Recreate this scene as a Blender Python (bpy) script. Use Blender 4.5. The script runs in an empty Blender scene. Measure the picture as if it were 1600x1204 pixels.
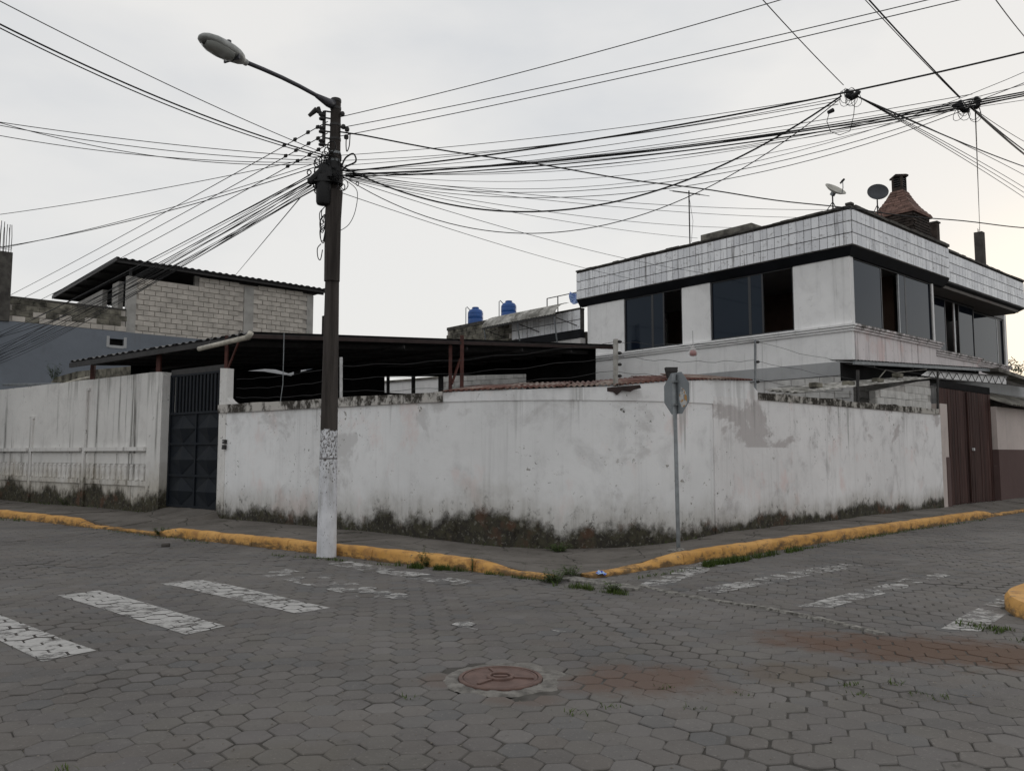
import bpy, bmesh, math, random
from mathutils import Vector, Matrix, noise as mnoise
random.seed(7)
R = random.random
def U(a, b): return a + (b - a) * random.random()
sc = bpy.context.scene
col = sc.collection

# ------------------------------------------------------------------ camera
F, CAMZ = 1250.0, 1.6                       # focal length in photo pixels (1600 wide), eye height
PIT = math.atan(106 / F)
cam = bpy.data.objects.new('camera', bpy.data.cameras.new('camera'))
col.objects.link(cam)
cam.location = (0, 0, CAMZ)
cam.rotation_euler = (math.pi / 2 + PIT, 0, 0)
cam.data.sensor_width = 36
cam.data.lens = F * 36 / 1600
cam.data.clip_end = 2000
sc.camera = cam

# ------------------------------------------------------------------ sky, sun, exposure
SUN_AZ, SUN_EL = math.radians(36), math.radians(7)     # azimuth from +Y towards +X
w = bpy.data.worlds.new('World'); sc.world = w; w.use_nodes = True
nt = w.node_tree; nt.nodes.clear()
def wn(t, **k):
    n = nt.nodes.new(t)
    for a, b in k.items(): setattr(n, a, b)
    return n
WL = nt.links.new
sky = wn('ShaderNodeTexSky', sky_type='NISHITA', sun_disc=False)
sky.sun_elevation = SUN_EL; sky.sun_rotation = SUN_AZ
tc = wn('ShaderNodeTexCoord')
mp = wn('ShaderNodeMapping'); mp.inputs['Scale'].default_value = (1.0, 1.0, 2.6)
WL(tc.outputs['Generated'], mp.inputs[0])
n1 = wn('ShaderNodeTexNoise'); n1.inputs['Scale'].default_value = 1.5; n1.inputs['Detail'].default_value = 6; n1.inputs['Roughness'].default_value = .5
WL(mp.outputs[0], n1.inputs[0])
cr = wn('ShaderNodeValToRGB')
e = cr.color_ramp.elements
e[0].position = .36; e[0].color = (.53, .55, .58, 1)
e[1].position = .60; e[1].color = (.715, .705, .69, 1)
WL(n1.outputs[0], cr.inputs[0])
sep = wn('ShaderNodeSeparateXYZ'); WL(tc.outputs['Generated'], sep.inputs[0])
el = wn('ShaderNodeMapRange'); el.inputs[1].default_value = 0.0; el.inputs[2].default_value = .45; el.inputs[3].default_value = 1.0; el.inputs[4].default_value = 0.0
WL(sep.outputs[2], el.inputs[0])
lowmix = wn('ShaderNodeMixRGB'); lowmix.inputs[2].default_value = (.69, .685, .675, 1)
lm = wn('ShaderNodeMath', operation='MULTIPLY'); lm.inputs[1].default_value = .5; WL(el.outputs[0], lm.inputs[0])
WL(lm.outputs[0], lowmix.inputs[0]); WL(cr.outputs[0], lowmix.inputs[1])
sd = Vector((math.sin(SUN_AZ) * math.cos(SUN_EL), math.cos(SUN_AZ) * math.cos(SUN_EL), math.sin(SUN_EL)))
dot = wn('ShaderNodeVectorMath', operation='DOT_PRODUCT'); dot.inputs[1].default_value = sd
WL(tc.outputs['Generated'], dot.inputs[0])
gl = wn('ShaderNodeMapRange'); gl.inputs[1].default_value = .984; gl.inputs[2].default_value = 1.0; gl.inputs[3].default_value = 0; gl.inputs[4].default_value = .22; gl.interpolation_type = 'SMOOTHSTEP'
WL(dot.outputs['Value'], gl.inputs[0])
glow = wn('ShaderNodeMixRGB'); glow.inputs[2].default_value = (1.05, .93, .72, 1)
WL(gl.outputs[0], glow.inputs[0]); WL(lowmix.outputs[0], glow.inputs[1])
x10 = wn('ShaderNodeVectorMath', operation='SCALE'); x10.inputs['Scale'].default_value = 10
WL(glow.outputs[0], x10.inputs[0])
smix = wn('ShaderNodeMixRGB'); smix.inputs[0].default_value = .92        # thick overcast in front of the clear sky
WL(sky.outputs[0], smix.inputs[1]); WL(x10.outputs[0], smix.inputs[2])
bg = wn('ShaderNodeBackground'); bg.inputs[1].default_value = .1
WL(smix.outputs[0], bg.inputs[0])
wo = wn('ShaderNodeOutputWorld'); WL(bg.outputs[0], wo.inputs[0])
sl = bpy.data.lights.new('sun', 'SUN'); sl.energy = .6; sl.angle = math.radians(25); sl.color = (1, .93, .84)
so = bpy.data.objects.new('sun', sl); col.objects.link(so)
so.rotation_euler = sd.to_track_quat('Z', 'Y').to_euler()
sc.view_settings.view_transform = 'Standard'; sc.view_settings.look = 'None'
sc.view_settings.exposure = 0.3; sc.view_settings.gamma = 1; sc.view_settings.use_curve_mapping = False

# ------------------------------------------------------------------ photo pixel -> place
def ray(u, v):
    k = (602 - v) / F
    return Vector(((u - 800) / F, math.cos(PIT) - k * math.sin(PIT), math.sin(PIT) + k * math.cos(PIT)))
def on_z(u, v, z=0.0):
    r = ray(u, v); return Vector((0, 0, CAMZ)) + r * ((z - CAMZ) / r.z)
def at_d(u, v, d):
    r = ray(u, v); return Vector((0, 0, CAMZ)) + r * (d / r.y)
def on_plane(u, v, P, d):
    """vertical plane through P running along d"""
    r = ray(u, v); t = (-P[0] * d[1] + P[1] * d[0]) / (-r.x * d[1] + r.y * d[0])
    return Vector((0, 0, CAMZ)) + r * t
def pix(p):
    q = p - Vector((0, 0, CAMZ))
    c, s = math.cos(PIT), math.sin(PIT)
    dd = q.y * c + q.z * s; up = -q.y * s + q.z * c
    return 800 + F * q.x / dd, 602 - F * up / dd
# street frames: left street runs along AL, right street along AR; NL / NR point away from the streets into the block
AL, NL = Vector((.8, -.6, 0)), Vector((.6, .8, 0))
AR, NR = Vector((.743, .669, 0)), Vector((-.669, .743, 0))
WALL_L, KERB_L, WALL_R, KERB_R = 10.46, 8.5, 8.366, 7.05
def LP(s, n, z=0): v = AL * s + NL * n; v.z = z; return v
def RP(s, n, z=0): v = AR * s + NR * n; v.z = z; return v

# ------------------------------------------------------------------ mesh helpers
def catmull(P, n=5):
    P = [Vector(p) for p in P]; out = []
    for i in range(len(P)-1):
        a, b, c, d = P[max(i-1,0)], P[i], P[i+1], P[min(i+2,len(P)-1)]
        for k in range(n):
            t = k/n; out.append(.5*((2*b) + (c-a)*t + (2*a-5*b+4*c-d)*t*t + (3*b-a-3*c+d)*t**3))
    return out + [P[-1]]
class MB:
    def __init__(s): s.v = []; s.f = []
    def add(s, vs, fs):
        o = len(s.v); s.v += [tuple(p) for p in vs]; s.f += [tuple(i + o for i in f) for f in fs]; return s
    def box(s, x0, x1, y0, y1, z0, z1):
        return s.add([(x0,y0,z0),(x1,y0,z0),(x1,y1,z0),(x0,y1,z0),(x0,y0,z1),(x1,y0,z1),(x1,y1,z1),(x0,y1,z1)],
                     [(0,3,2,1),(4,5,6,7),(0,1,5,4),(1,2,6,5),(2,3,7,6),(3,0,4,7)])
    def obox(s, c, ax, ay, az):
        """oriented box, c centre, half axes"""
        c, ax, ay, az = map(Vector, (c, ax, ay, az))
        vs = [c + ax*i + ay*j + az*k for k in (-1,1) for i, j in ((-1,-1),(1,-1),(1,1),(-1,1))]
        return s.add(vs, [(0,3,2,1),(4,5,6,7),(0,1,5,4),(1,2,6,5),(2,3,7,6),(3,0,4,7)])
    def beam(s, p, q, w=.04, h=.04):
        p, q = Vector(p), Vector(q); d = (q - p); L = d.length; d.normalize()
        side = d.cross(Vector((0, 0, 1)))
        if side.length < 1e-3: side = Vector((1, 0, 0))
        side.normalize(); up = side.cross(d)
        return s.obox((p + q) / 2, d * L / 2, side * w / 2, up * h / 2)
    def prism(s, poly, off):
        """polygon (3D points) pushed by vector off"""
        n = len(poly); off = Vector(off); P = [Vector(p) for p in poly]
        return s.add(P + [p + off for p in P], [tuple(range(n))[::-1], tuple(range(n, 2*n))] + [(i, (i+1) % n, n + (i+1) % n, n + i) for i in range(n)])
    def tube(s, pts, r, n=6, cap=True):
        pts = [Vector(p) for p in pts]; m = len(pts)
        rr = r if isinstance(r, (list, tuple)) else [r] * m
        vs = []; ref = None
        for i, p in enumerate(pts):
            d = (pts[min(i+1, m-1)] - pts[max(i-1, 0)]).normalized()
            if ref is None:
                ref = d.cross(Vector((0, 0, 1)))
                if ref.length < .05: ref = d.cross(Vector((1, 0, 0)))
            a = (ref - d * ref.dot(d)).normalized(); ref = a; b = d.cross(a)
            for k in range(n):
                t = 2 * math.pi * k / n
                vs.append(p + (a * math.cos(t) + b * math.sin(t)) * rr[i])
        fs = [(i*n + k, i*n + (k+1) % n, (i+1)*n + (k+1) % n, (i+1)*n + k) for i in range(m-1) for k in range(n)]
        if cap: fs += [tuple(range(n))[::-1], tuple(range((m-1)*n, m*n))]
        return s.add(vs, fs)
    def lathe(s, prof, c=(0,0,0), n=20):
        vs = []; m = len(prof); c = Vector(c)
        for r, z in prof:
            for k in range(n):
                t = 2*math.pi*k/n; vs.append(c + Vector((r*math.cos(t), r*math.sin(t), z)))
        fs = [(i*n+k, i*n+(k+1)%n, (i+1)*n+(k+1)%n, (i+1)*n+k) for i in range(m-1) for k in range(n)]
        fs += [tuple(range(n))[::-1], tuple(range((m-1)*n, m*n))]
        return s.add(vs, fs)
    def corr(s, A, B, Cc, pitch=.18, amp=.018, square=False, thick=.004):
        """corrugated sheet: wave runs from A to B, ribs run from A to Cc; closed, with thickness"""
        A, B, Cc = Vector(A), Vector(B), Vector(Cc); w = (B - A); L = w.length; l = Cc - A
        up = w.cross(l).normalized()
        if up.z < 0: up = -up
        n = max(4, int(L / pitch * (4 if square else 6)))
        top = []
        for i in range(n + 1):
            t = i / n; ph = (t * L / pitch) % 1
            h = (amp if ph < .5 else -amp) if square else amp * math.sin(2*math.pi*ph)
            top.append(A + w*t + up*h)
        vs = top + [p + l for p in top]; m = n + 1
        fs = [(i, i+1, m+i+1, m+i) for i in range(n)]
        o = len(vs); vs = vs + [p - up*thick for p in vs]
        fs += [(o+i, o+m+i, o+m+i+1, o+i+1) for i in range(n)]
        fs += [(i, o+i, o+i+1, i+1) for i in range(n)] + [(m+i, m+i+1, o+m+i+1, o+m+i) for i in range(n)]
        return s.add(vs, fs)
    def build(s, name, mat, parent=None, smooth=False, fix=False, bevel=0):
        me = bpy.data.meshes.new(name); me.from_pydata(s.v, [], s.f)
        if fix or bevel:
            bm = bmesh.new(); bm.from_mesh(me)
            bmesh.ops.recalc_face_normals(bm, faces=bm.faces)
            if bevel:
                es = [e for e in bm.edges if len(e.link_faces) == 2 and e.calc_face_angle(0) > .5]
                bmesh.ops.bevel(bm, geom=es, offset=bevel, segments=2, affect='EDGES', profile=.5)
            bm.to_mesh(me); bm.free()
        me.update()
        if smooth:
            for p in me.polygons: p.use_smooth = True
        o = bpy.data.objects.new(name, me); col.objects.link(o)
        if mat: me.materials.append(mat)
        if parent: o.parent = parent
        return o
def smooth_angle(o, ang=40):
    me = o.data
    for p in me.polygons: p.use_smooth = True
    bm = bmesh.new(); bm.from_mesh(me)
    for e_ in bm.edges:
        e_.smooth = not (len(e_.link_faces) == 2 and e_.calc_face_angle(0) > math.radians(ang))
    bm.to_mesh(me); bm.free()
def empty(name, loc=(0,0,0), rz=0):
    o = bpy.data.objects.new(name, None); col.objects.link(o); o.location = loc; o.rotation_euler = (0,0,rz); return o
def tag(o, label, cat, group=None):
    o['label'] = label; o['category'] = cat
    if group: o['group'] = group
    return o
def struct(o): o['kind'] = 'structure'; return o
def stuff(o): o['kind'] = 'stuff'; return o
def share(name, me, parent, loc=(0,0,0), rot=(0,0,0), scale=(1,1,1)):
    o = bpy.data.objects.new(name, me); col.objects.link(o); o.parent = parent
    o.location = loc; o.rotation_euler = rot; o.scale = scale; return o

# ------------------------------------------------------------------ materials
class T:
    def __init__(s, name, rough=.8, spec=.3):
        s.m = bpy.data.materials.new(name); s.m.use_nodes = True
        s.t = s.m.node_tree; s.b = s.t.nodes['Principled BSDF']
        s.b.inputs['Roughness'].default_value = rough
        s.b.inputs['Specular IOR Level'].default_value = spec
        s.geo = s.t.nodes.new('ShaderNodeNewGeometry')
        s.pos = s.geo.outputs['Position']
    def n(s, t, **k):
        x = s.t.nodes.new(t)
        for a, b in k.items(): setattr(x, a, b)
        return x
    def put(s, sock, val):
        if hasattr(val, 'is_output'): s.t.links.new(val, sock)
        elif isinstance(val, (tuple, list)) and sock.type == 'RGBA': sock.default_value = (*val[:3], 1)
        else: sock.default_value = val
    def math(s, op, a, b=0.0, clamp=False):
        x = s.n('ShaderNodeMath', operation=op, use_clamp=clamp); s.put(x.inputs[0], a); s.put(x.inputs[1], b); return x.outputs[0]
    def scale(s, v, sx, sy, sz, off=(0,0,0)):
        x = s.n('ShaderNodeMapping'); s.put(x.inputs[0], v); x.inputs['Scale'].default_value = (sx, sy, sz); x.inputs['Location'].default_value = off; return x.outputs[0]
    def noise(s, v, sc=1., det=4, rough=.55, dist=0.):
        x = s.n('ShaderNodeTexNoise'); s.put(x.inputs['Vector'], v)
        x.inputs['Scale'].default_value = sc; x.inputs['Detail'].default_value = det; x.inputs['Roughness'].default_value = rough; x.inputs['Distortion'].default_value = dist
        return x.outputs[0]
    def vor(s, v, sc, feature='F1', out='Distance'):
        x = s.n('ShaderNodeTexVoronoi', feature=feature); s.put(x.inputs['Vector'], v); x.inputs['Scale'].default_value = sc; return x.outputs[out]
    def rng(s, v, a, b, c=0., d=1.):
        x = s.n('ShaderNodeMapRange', interpolation_type='SMOOTHSTEP'); s.put(x.inputs[0], v)
        for i, k in enumerate((a, b, c, d)): x.inputs[i+1].default_value = k
        return x.outputs[0]
    def mix(s, f, a, b):
        x = s.n('ShaderNodeMixRGB'); s.put(x.inputs[0], f); s.put(x.inputs[1], a); s.put(x.inputs[2], b); return x.outputs[0]
    def mul(s, a, b):
        x = s.n('ShaderNodeMixRGB', blend_type='MULTIPLY'); x.inputs[0].default_value = 1; s.put(x.inputs[1], a); s.put(x.inputs[2], b); return x.outputs[0]
    def xyz(s, v=None):
        x = s.n('ShaderNodeSeparateXYZ'); s.put(x.inputs[0], v or s.pos); return x.outputs
    def col(s, c): s.put(s.b.inputs['Base Color'], c); return s
    def bump(s, h, st=.3, dist=.01):
        x = s.n('ShaderNodeBump'); s.put(x.inputs['Height'], h); x.inputs['Strength'].default_value = st; x.inputs['Distance'].default_value = dist
        s.t.links.new(x.outputs[0], s.b.inputs['Normal']); return s
    def randobj(s):
        return s.n('ShaderNodeObjectInfo').outputs['Random']
def simple(name, c, rough=.8, var=.25, sc=6., spec=.3, metal=0., bump=.15, c2=None, rnd=0.):
    t = T(name, rough, spec)
    n = t.noise(t.pos, sc, 6, .6)
    f = t.rng(n, .3, .7)
    c2 = c2 or tuple(k * (1 - var) for k in c); c1 = c if c2 != c else c
    out = t.mix(f, c2, tuple(min(1, k * (1 + var * .4)) for k in c1))
    if rnd:
        r = t.math('MULTIPLY_ADD', t.randobj(), rnd * 2); r.node.inputs[2].default_value = 1 - rnd
        cb = t.n('ShaderNodeCombineColor'); [t.put(cb.inputs[i], r) for i in range(3)]
        out = t.mul(out, cb.outputs[0])
    t.col(out); t.b.inputs['Metallic'].default_value = metal
    if bump: t.bump(t.noise(t.pos, sc * 9, 5, .7), bump, .006)
    return t.m
def plaster(name, base, moss=None, streak=.5, patch=.4, patchcol=(.36,.34,.33), pink=.25, speck=.35, top=None, rough=.88, streakcol=(.13,.125,.115), dirt=(.30,.27,.22), drip=None, pz=(.55, 1.0), pt=.575, smudge=.34):
    """weathered painted render: tonal clouds, rain streaks, bare patches, specks of black mould, moss at the foot"""
    t = T(name, rough, .2); x = t.xyz(); z = x[2]
    c = t.mix(t.rng(t.noise(t.pos, .55, 5, .6), .3, .72), tuple(k*.88 for k in base), base)
    c = t.mix(t.math('MULTIPLY', t.rng(t.noise(t.pos, 2.6, 6, .65), .48, .8), .45), c, tuple(k*.80 for k in base))
    sm_ = t.rng(t.noise(t.scale(t.pos, 1, 1, .8, (1, 6, 3)), 1.7, 7, .66, .4), .50, .74)
    c = t.mix(t.math('MULTIPLY', sm_, smudge), c, (base[0]*.58, base[1]*.57, base[2]*.57))
    if pink:
        pk = t.math('MULTIPLY', t.rng(t.noise(t.scale(t.pos, 1, 1, .7, (3,8,1)), 1.1, 5, .6), .56, .7), pink)
        c = t.mix(pk, c, (base[0]*.86, base[1]*.66, base[2]*.62))
    pm = None
    if patch:
        pn = t.noise(t.scale(t.pos, .8, .8, 1.0, (11, 4, 2)), 1.0, 8, .62, .35)
        pm = t.rng(pn, pt, pt + .075)
        zz = t.math('MULTIPLY', t.rng(z, *pz), patch)
        c = t.mix(t.math('MULTIPLY', pm, zz), c, patchcol)
    if streak:
        sn = t.noise(t.scale(t.pos, 5.5, 5.5, .22), 1.0, 5, .65)
        sm = t.rng(sn, .50, .72)
        fine = t.rng(t.noise(t.scale(t.pos, 24, 24, .8), 1., 4, .6), .28, .62)
        low = t.rng(t.noise(t.scale(t.pos, 1, 1, .35), .9, 3), .36, .56)
        sm = t.math('MULTIPLY', t.math('MULTIPLY', sm, fine), t.math('MULTIPLY', low, streak))
        if drip:     # dark runs that start under the coping
            dn_ = t.noise(t.scale(t.pos, 13, 13, .12, (4, 1, 7)), 1.0, 4, .7)
            reach = t.math('ADD', t.math('MULTIPLY', t.math('SUBTRACT', dn_, .5), 4.2), t.math('MULTIPLY', t.math('SUBTRACT', z, drip - 1.1), .75))
            grp = t.rng(t.noise(t.scale(t.pos, 1, 1, .05, (7, 7, 0)), 1.15, 2), .54, .66)
            sm = t.math('MAXIMUM', sm, t.math('MULTIPLY', t.math('MULTIPLY', t.rng(reach, .55, 1.0), grp), .46))
        c = t.mix(sm, c, streakcol)
    if top:
        d = t.math('SUBTRACT', top, z)
        tn = t.noise(t.scale(t.pos, 4, 4, 1.2), 1.3, 7, .7)
        tm = t.rng(t.math('ADD', t.math('MULTIPLY', d, 2.6), t.math('MULTIPLY', tn, 1.9)), .95, .55)
        c = t.mix(t.math('MULTIPLY', tm, .85), c, (.075, .07, .06))
    if speck:
        sp = t.rng(t.noise(t.pos, 11, 7, .75), .60, .67)
        lo = t.rng(t.noise(t.scale(t.pos, 1, 1, .6, (5, 5, 5)), 1.2, 4), .50, .66)
        c = t.mix(t.math('MULTIPLY', t.math('MULTIPLY', sp, lo), speck * 2, True), c, (.075, .07, .06))
        ch_ = t.rng(t.noise(t.scale(t.pos, 1, 1, 1, (2, 9, 5)), 5.5, 7, .7), .635, .655)     # flaked-off paint
        ch_ = t.math('MULTIPLY', ch_, t.rng(t.noise(t.scale(t.pos, 1, 1, .9, (6, 1, 2)), 1.1, 4), .46, .62))
        c = t.mix(t.math('MULTIPLY', ch_, min(1, speck * 1.6)), c, (.30, .285, .26))
    if moss:
        z0, amp = moss
        h = t.math('DIVIDE', t.math('SUBTRACT', z, z0), amp)
        nz = t.noise(t.scale(t.pos, 1, 1, .8), 3.4, 9, .72)
        nl = t.noise(t.scale(t.pos, 1, 1, .05), .62, 3, .55)
        q = t.math('ADD', h, t.math('ADD', t.math('MULTIPLY', t.math('SUBTRACT', nz, .5), 2.2), t.math('MULTIPLY', t.math('SUBTRACT', nl, .5), 3.4)))
        c = t.mix(t.math('MULTIPLY', t.rng(q, 3.0, .7), .50), c, dirt)
        vs_ = t.rng(t.noise(t.scale(t.pos, 9, 9, .5, (1, 2, 3)), 1, 5, .65), .46, .68)
        c = t.mix(t.math('MULTIPLY', t.math('MULTIPLY', t.rng(q, 2.4, .8), vs_), .3), c, (.10, .09, .07))
        bs = t.rng(t.noise(t.scale(t.pos, 1, 1, .6, (8, 3, 1)), 7, 7, .75), .56, .64)
        c = t.mix(t.math('MULTIPLY', t.math('MULTIPLY', t.rng(q, 2.2, 1.0), bs), .8), c, (.05, .045, .035))
        mm = t.math('MULTIPLY', t.rng(q, 1.38, .58), t.rng(t.math('ADD', t.noise(t.pos, 9, 6, .7), t.rng(q, 1.5, .5)), .45, .95))
        mc = t.mix(t.rng(t.noise(t.pos, 7, 5, .7), .38, .62), (.016, .013, .009), (.044, .040, .022))
        mc = t.mix(t.rng(t.noise(t.scale(t.pos, 1, 1, 1, (9, 2, 4)), 2.2, 4), .56, .68), mc, (.070, .036, .020))
        mc = t.mix(t.math('MULTIPLY', t.rng(t.noise(t.pos, 15, 5, .65), .56, .66), .55), mc, (.20, .195, .165))
        c = t.mix(t.math('MULTIPLY', mm, .96), c, mc)
    t.col(c)
    hb = t.math('ADD', t.noise(t.pos, 5, 6, .6), t.math('MULTIPLY', t.noise(t.pos, 60, 4, .6), .35))
    if pm is not None: hb = t.math('SUBTRACT', hb, t.math('MULTIPLY', pm, .35))
    t.bump(hb, .45, .012)
    return t.m
M = {}
M['wall'] = plaster('white_plaster', (.84, .845, .85), moss=(.09, .34), streak=.20, smudge=.55, patch=.55, patchcol=(.50,.49,.485), speck=.85, pink=.42, drip=2.5)
M['wall_a'] = plaster('white_plaster_old', (.73, .72, .70), moss=(.22, .42), streak=1.1, patch=.18, speck=.4, pink=.05, top=3.62, dirt=(.33,.28,.19), drip=3.5)
M['wall_r'] = plaster('white_plaster_stained', (.82, .81, .81), moss=(.16, .22), streak=.25, patch=.85, pz=(1.70, 1.73), pt=.53, smudge=.85, speck=1.0, pink=.5, top=2.72, patchcol=(.47,.44,.435), drip=2.6)
M['pillar'] = plaster('stained_pillar', (.76, .75, .73), moss=(.12, .34), streak=.8, patch=.3, speck=.9, pink=.1, top=3.56)
def mould(name, light, dark, lo, hi, sc=5.):
    t = T(name, .92, .15)
    n = t.noise(t.scale(t.pos, 1, 1, .7), sc, 8, .72); n2 = t.noise(t.pos, .8, 3)
    f = t.rng(t.math('ADD', n, t.math('MULTIPLY', t.math('SUBTRACT', n2, .5), .6)), lo, hi)
    c = t.mix(f, light, dark); c = t.mix(t.math('MULTIPLY', t.rng(t.noise(t.pos, 18, 5, .7), .56, .66), .6), c, tuple(k*.9 for k in light))
    t.col(c); t.bump(t.noise(t.pos, 22, 6, .7), .6, .012); return t.m
M['coping'] = mould('mouldy_coping', (.50, .48, .45), (.055, .05, .043), .44, .58)
M['coping_r'] = mould('mouldy_coping_dark', (.44, .42, .385), (.04, .036, .03), .42, .56)
M['house'] = plaster('house_white', (.86, .855, .85), streak=.35, patch=.06, pink=0, speck=.12, patchcol=(.5,.49,.48))
M['house_st'] = plaster('house_stained', (.74, .69, .69), streak=.9, patch=.2, pink=.5, speck=1.1, streakcol=(.10,.07,.07), top=4.90)
M['house_block'] = plaster('painted_block', (.62, .61, .60), streak=.6, patch=.2, pink=.1, speck=.5)
M['band_grey'] = plaster('grey_band', (.40, .405, .41), streak=.2, patch=0, pink=0, speck=.1)
M['black_band'] = simple('black_band', (.008, .009, .012), .6, .4, 2, .2)
M['tile'] = None
t = T('white_tile', .35, .4)
r_ = t.randobj()
tc_ = t.mix(r_, (.66, .67, .70), (.86, .87, .89))
sn = t.rng(t.noise(t.scale(t.pos, 9, 9, .5), 1, 5, .7), .54, .74)
tc_ = t.mix(t.math('MULTIPLY', sn, .9), tc_, (.085, .075, .07))
tc_ = t.mix(t.math('MULTIPLY', t.rng(t.noise(t.pos, 8, 6, .75), .62, .69), .8), tc_, (.06, .05, .045))
mz = t.noise(t.scale(t.pos, 3, 3, 6), 1.6, 7, .7)
tc_ = t.mix(t.math('MULTIPLY', t.rng(mz, .56, .66), .55), tc_, (.16, .145, .135))
t.col(tc_); M['tile'] = t.m
M['grout'] = simple('dark_grout', (.075, .07, .067), .9, .7, 3, c2=(.03,.028,.026))
t = T('tinted_glass', .03, .24); t.col(t.mix(t.noise(t.pos, .8, 2), (.004, .007, .014), (.007, .011, .020))); t.b.inputs['Specular Tint'].default_value = (.72, .86, 1, 1)
t.bump(t.noise(t.pos, .9, 2), .05, .02); M['glass'] = t.m
M['frame'] = simple('window_frame', (.02, .021, .024), .4, .2, 4, .5)
M['alu'] = simple('aluminium', (.42, .43, .44), .4, .2, 5, .5, .6, 0)
M['room'] = simple('room_wall', (.16, .10, .075), .9, .3, 1)
M['room_dark'] = simple('room_dark', (.06, .055, .05), .9, .3, 1)
M['curtain'] = simple('brown_curtain', (.22, .07, .035), .9, .3, 3)
M['coping_dark'] = simple('roof_edge_mould', (.035, .032, .030), .9, .6, 4, c2=(.10, .095, .085))
M['mossblock'] = simple('mossy_block', (.17, .16, .13), .95, .7, 3, c2=(.035, .033, .027), rnd=.25)
M['block'] = simple('concrete_block', (.49, .455, .41), .95, .20, 3, rnd=.09, bump=.5)
M['mortar'] = simple('mortar', (.41, .38, .345), .95, .2, 4)
M['block_pillar'] = simple('concrete_pillar', (.36, .35, .33), .95, .2, 3)
M['paintedblock'] = simple('white_block', (.54, .53, .51), .9, .2, 4, rnd=.06)
M['paintmortar'] = simple('white_block_joint', (.40, .385, .365), .9, .3, 4)
M['blue'] = plaster('grey_blue_paint', (.180, .200, .230), streak=.3, patch=.10, patchcol=(.19,.21,.24), pink=0, speck=.15)
M['dark_conc'] = simple('dark_concrete', (.045, .041, .038), .95, .5, 3, .1, c2=(.09,.083,.075))
M['rebar'] = simple('rebar', (.035, .025, .022), .8, .3, 10)
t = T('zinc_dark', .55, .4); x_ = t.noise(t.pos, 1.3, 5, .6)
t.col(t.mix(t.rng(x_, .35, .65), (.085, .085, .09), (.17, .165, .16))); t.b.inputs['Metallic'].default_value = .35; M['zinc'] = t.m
M['zinc_shaded'] = simple('shaded_underside', (.06, .06, .063), .7, .3, 2)  # roof zinc darkened for the underside, its shade painted in
M['dark_fill'] = simple('shade_fill', (.013, .0125, .013), .9, .4, 2, .08)  # near-black fill for dark interiors and openings, shade put into the colour
t = T('rusty_sheet', .75, .25); x_ = t.noise(t.pos, 2.2, 7, .65)
t.col(t.mix(t.rng(t.noise(t.pos, 1.1, 4), .42, .6), t.mix(t.rng(x_, .35, .62), (.085, .032, .026), (.15, .07, .052)), t.mix(t.rng(x_, .4, .6), (.09, .055, .04), (.27, .22, .19)))); M['rust_sheet'] = t.m
M['fibre'] = simple('fibre_cement', (.42, .41, .385), .95, .45, 2.5, c2=(.13,.125,.11))
M['fibre_dark'] = simple('fibre_cement_mossy', (.20, .19, .165), .95, .6, 2.5, c2=(.06,.055,.05))
M['steel_red'] = simple('red_oxide_steel', (.085, .030, .024), .65, .4, 5)
M['steel_brown'] = simple('brown_steel', (.035, .022, .020), .65, .4, 5)
M['steel_dark'] = simple('dark_steel', (.03, .028, .028), .6, .4, 6, .4)
M['gate'] = simple('gate_paint', (.009, .012, .017), .6, .35, 3, .14, c2=(.016,.019,.023))
M['galv'] = simple('galvanised', (.20, .215, .225), .5, .3, 7, .5, .25)
M['pvc'] = simple('pvc_pipe', (.50, .47, .40), .5, .35, 5)
# wooden gate
t = T('brown_wood', .8, .25)
g_ = t.noise(t.scale(t.pos, 14, 14, .8), 1, 6, .65)
c = t.mix(t.rng(g_, .3, .7), (.028, .0125, .0105), (.074, .036, .030))
c = t.mix(t.math('MULTIPLY', t.rng(t.noise(t.scale(t.pos, 5, 5, .5), 1.3, 5), .55, .75), .45), c, (.14, .085, .072))
rr = t.math('MULTIPLY_ADD', t.randobj(), .5); rr.node.inputs[2].default_value = .75
cb = t.n('ShaderNodeCombineColor'); [t.put(cb.inputs[i], rr) for i in range(3)]
t.col(t.mul(c, cb.outputs[0])); t.bump(g_, .4, .006); M['wood'] = t.m
M['beige'] = plaster('beige_paint', (.56, .49, .46), streak=.3, patch=.1, pink=.1, speck=.1)
M['brown_paint'] = plaster('brown_paint', (.115, .075, .07), streak=.2, patch=0, pink=0, speck=.1)
# utility pole: weathered concrete, whitewashed foot
t = T('pole_concrete', .9, .2); z = t.xyz()[2]
c = t.mix(t.rng(t.noise(t.scale(t.pos, 9, 9, .7), 1, 6, .65), .3, .7), (.028, .024, .022), (.070, .061, .056))
wm = t.rng(t.math('ADD', z, t.math('MULTIPLY', t.noise(t.pos, 9, 5, .7), .16)), 2.06, 2.03)
ch = t.noise(t.scale(t.pos, 12, 12, 7), 2.6, 7, .75)
zf = t.rng(z, .9, 1.75)
chip = t.rng(t.math('ADD', ch, t.math('MULTIPLY', zf, .10)), .595, .645)
band = t.rng(t.math('ABSOLUTE', t.math('SUBTRACT', z, 1.52)), .02, .008)
wc = t.mix(t.rng(t.noise(t.pos, 4, 5), .3, .7), (.56, .57, .60), (.72, .73, .76))
wc = t.mix(t.math('MULTIPLY', t.rng(t.noise(t.scale(t.pos, 7, 7, 1.2), 1, 6, .7), .45, .75), .6), wc, (.30, .29, .275))
wc = t.mix(t.math('MAXIMUM', chip, t.math('MULTIPLY', band, .8)), wc, (.10, .09, .085))
t.col(t.mix(wm, c, wc)); t.bump(ch, .3, .006); M['pole'] = t.m
M['cable'] = simple('black_cable', (.012, .012, .013), .6, .2, 3, bump=0)
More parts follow.
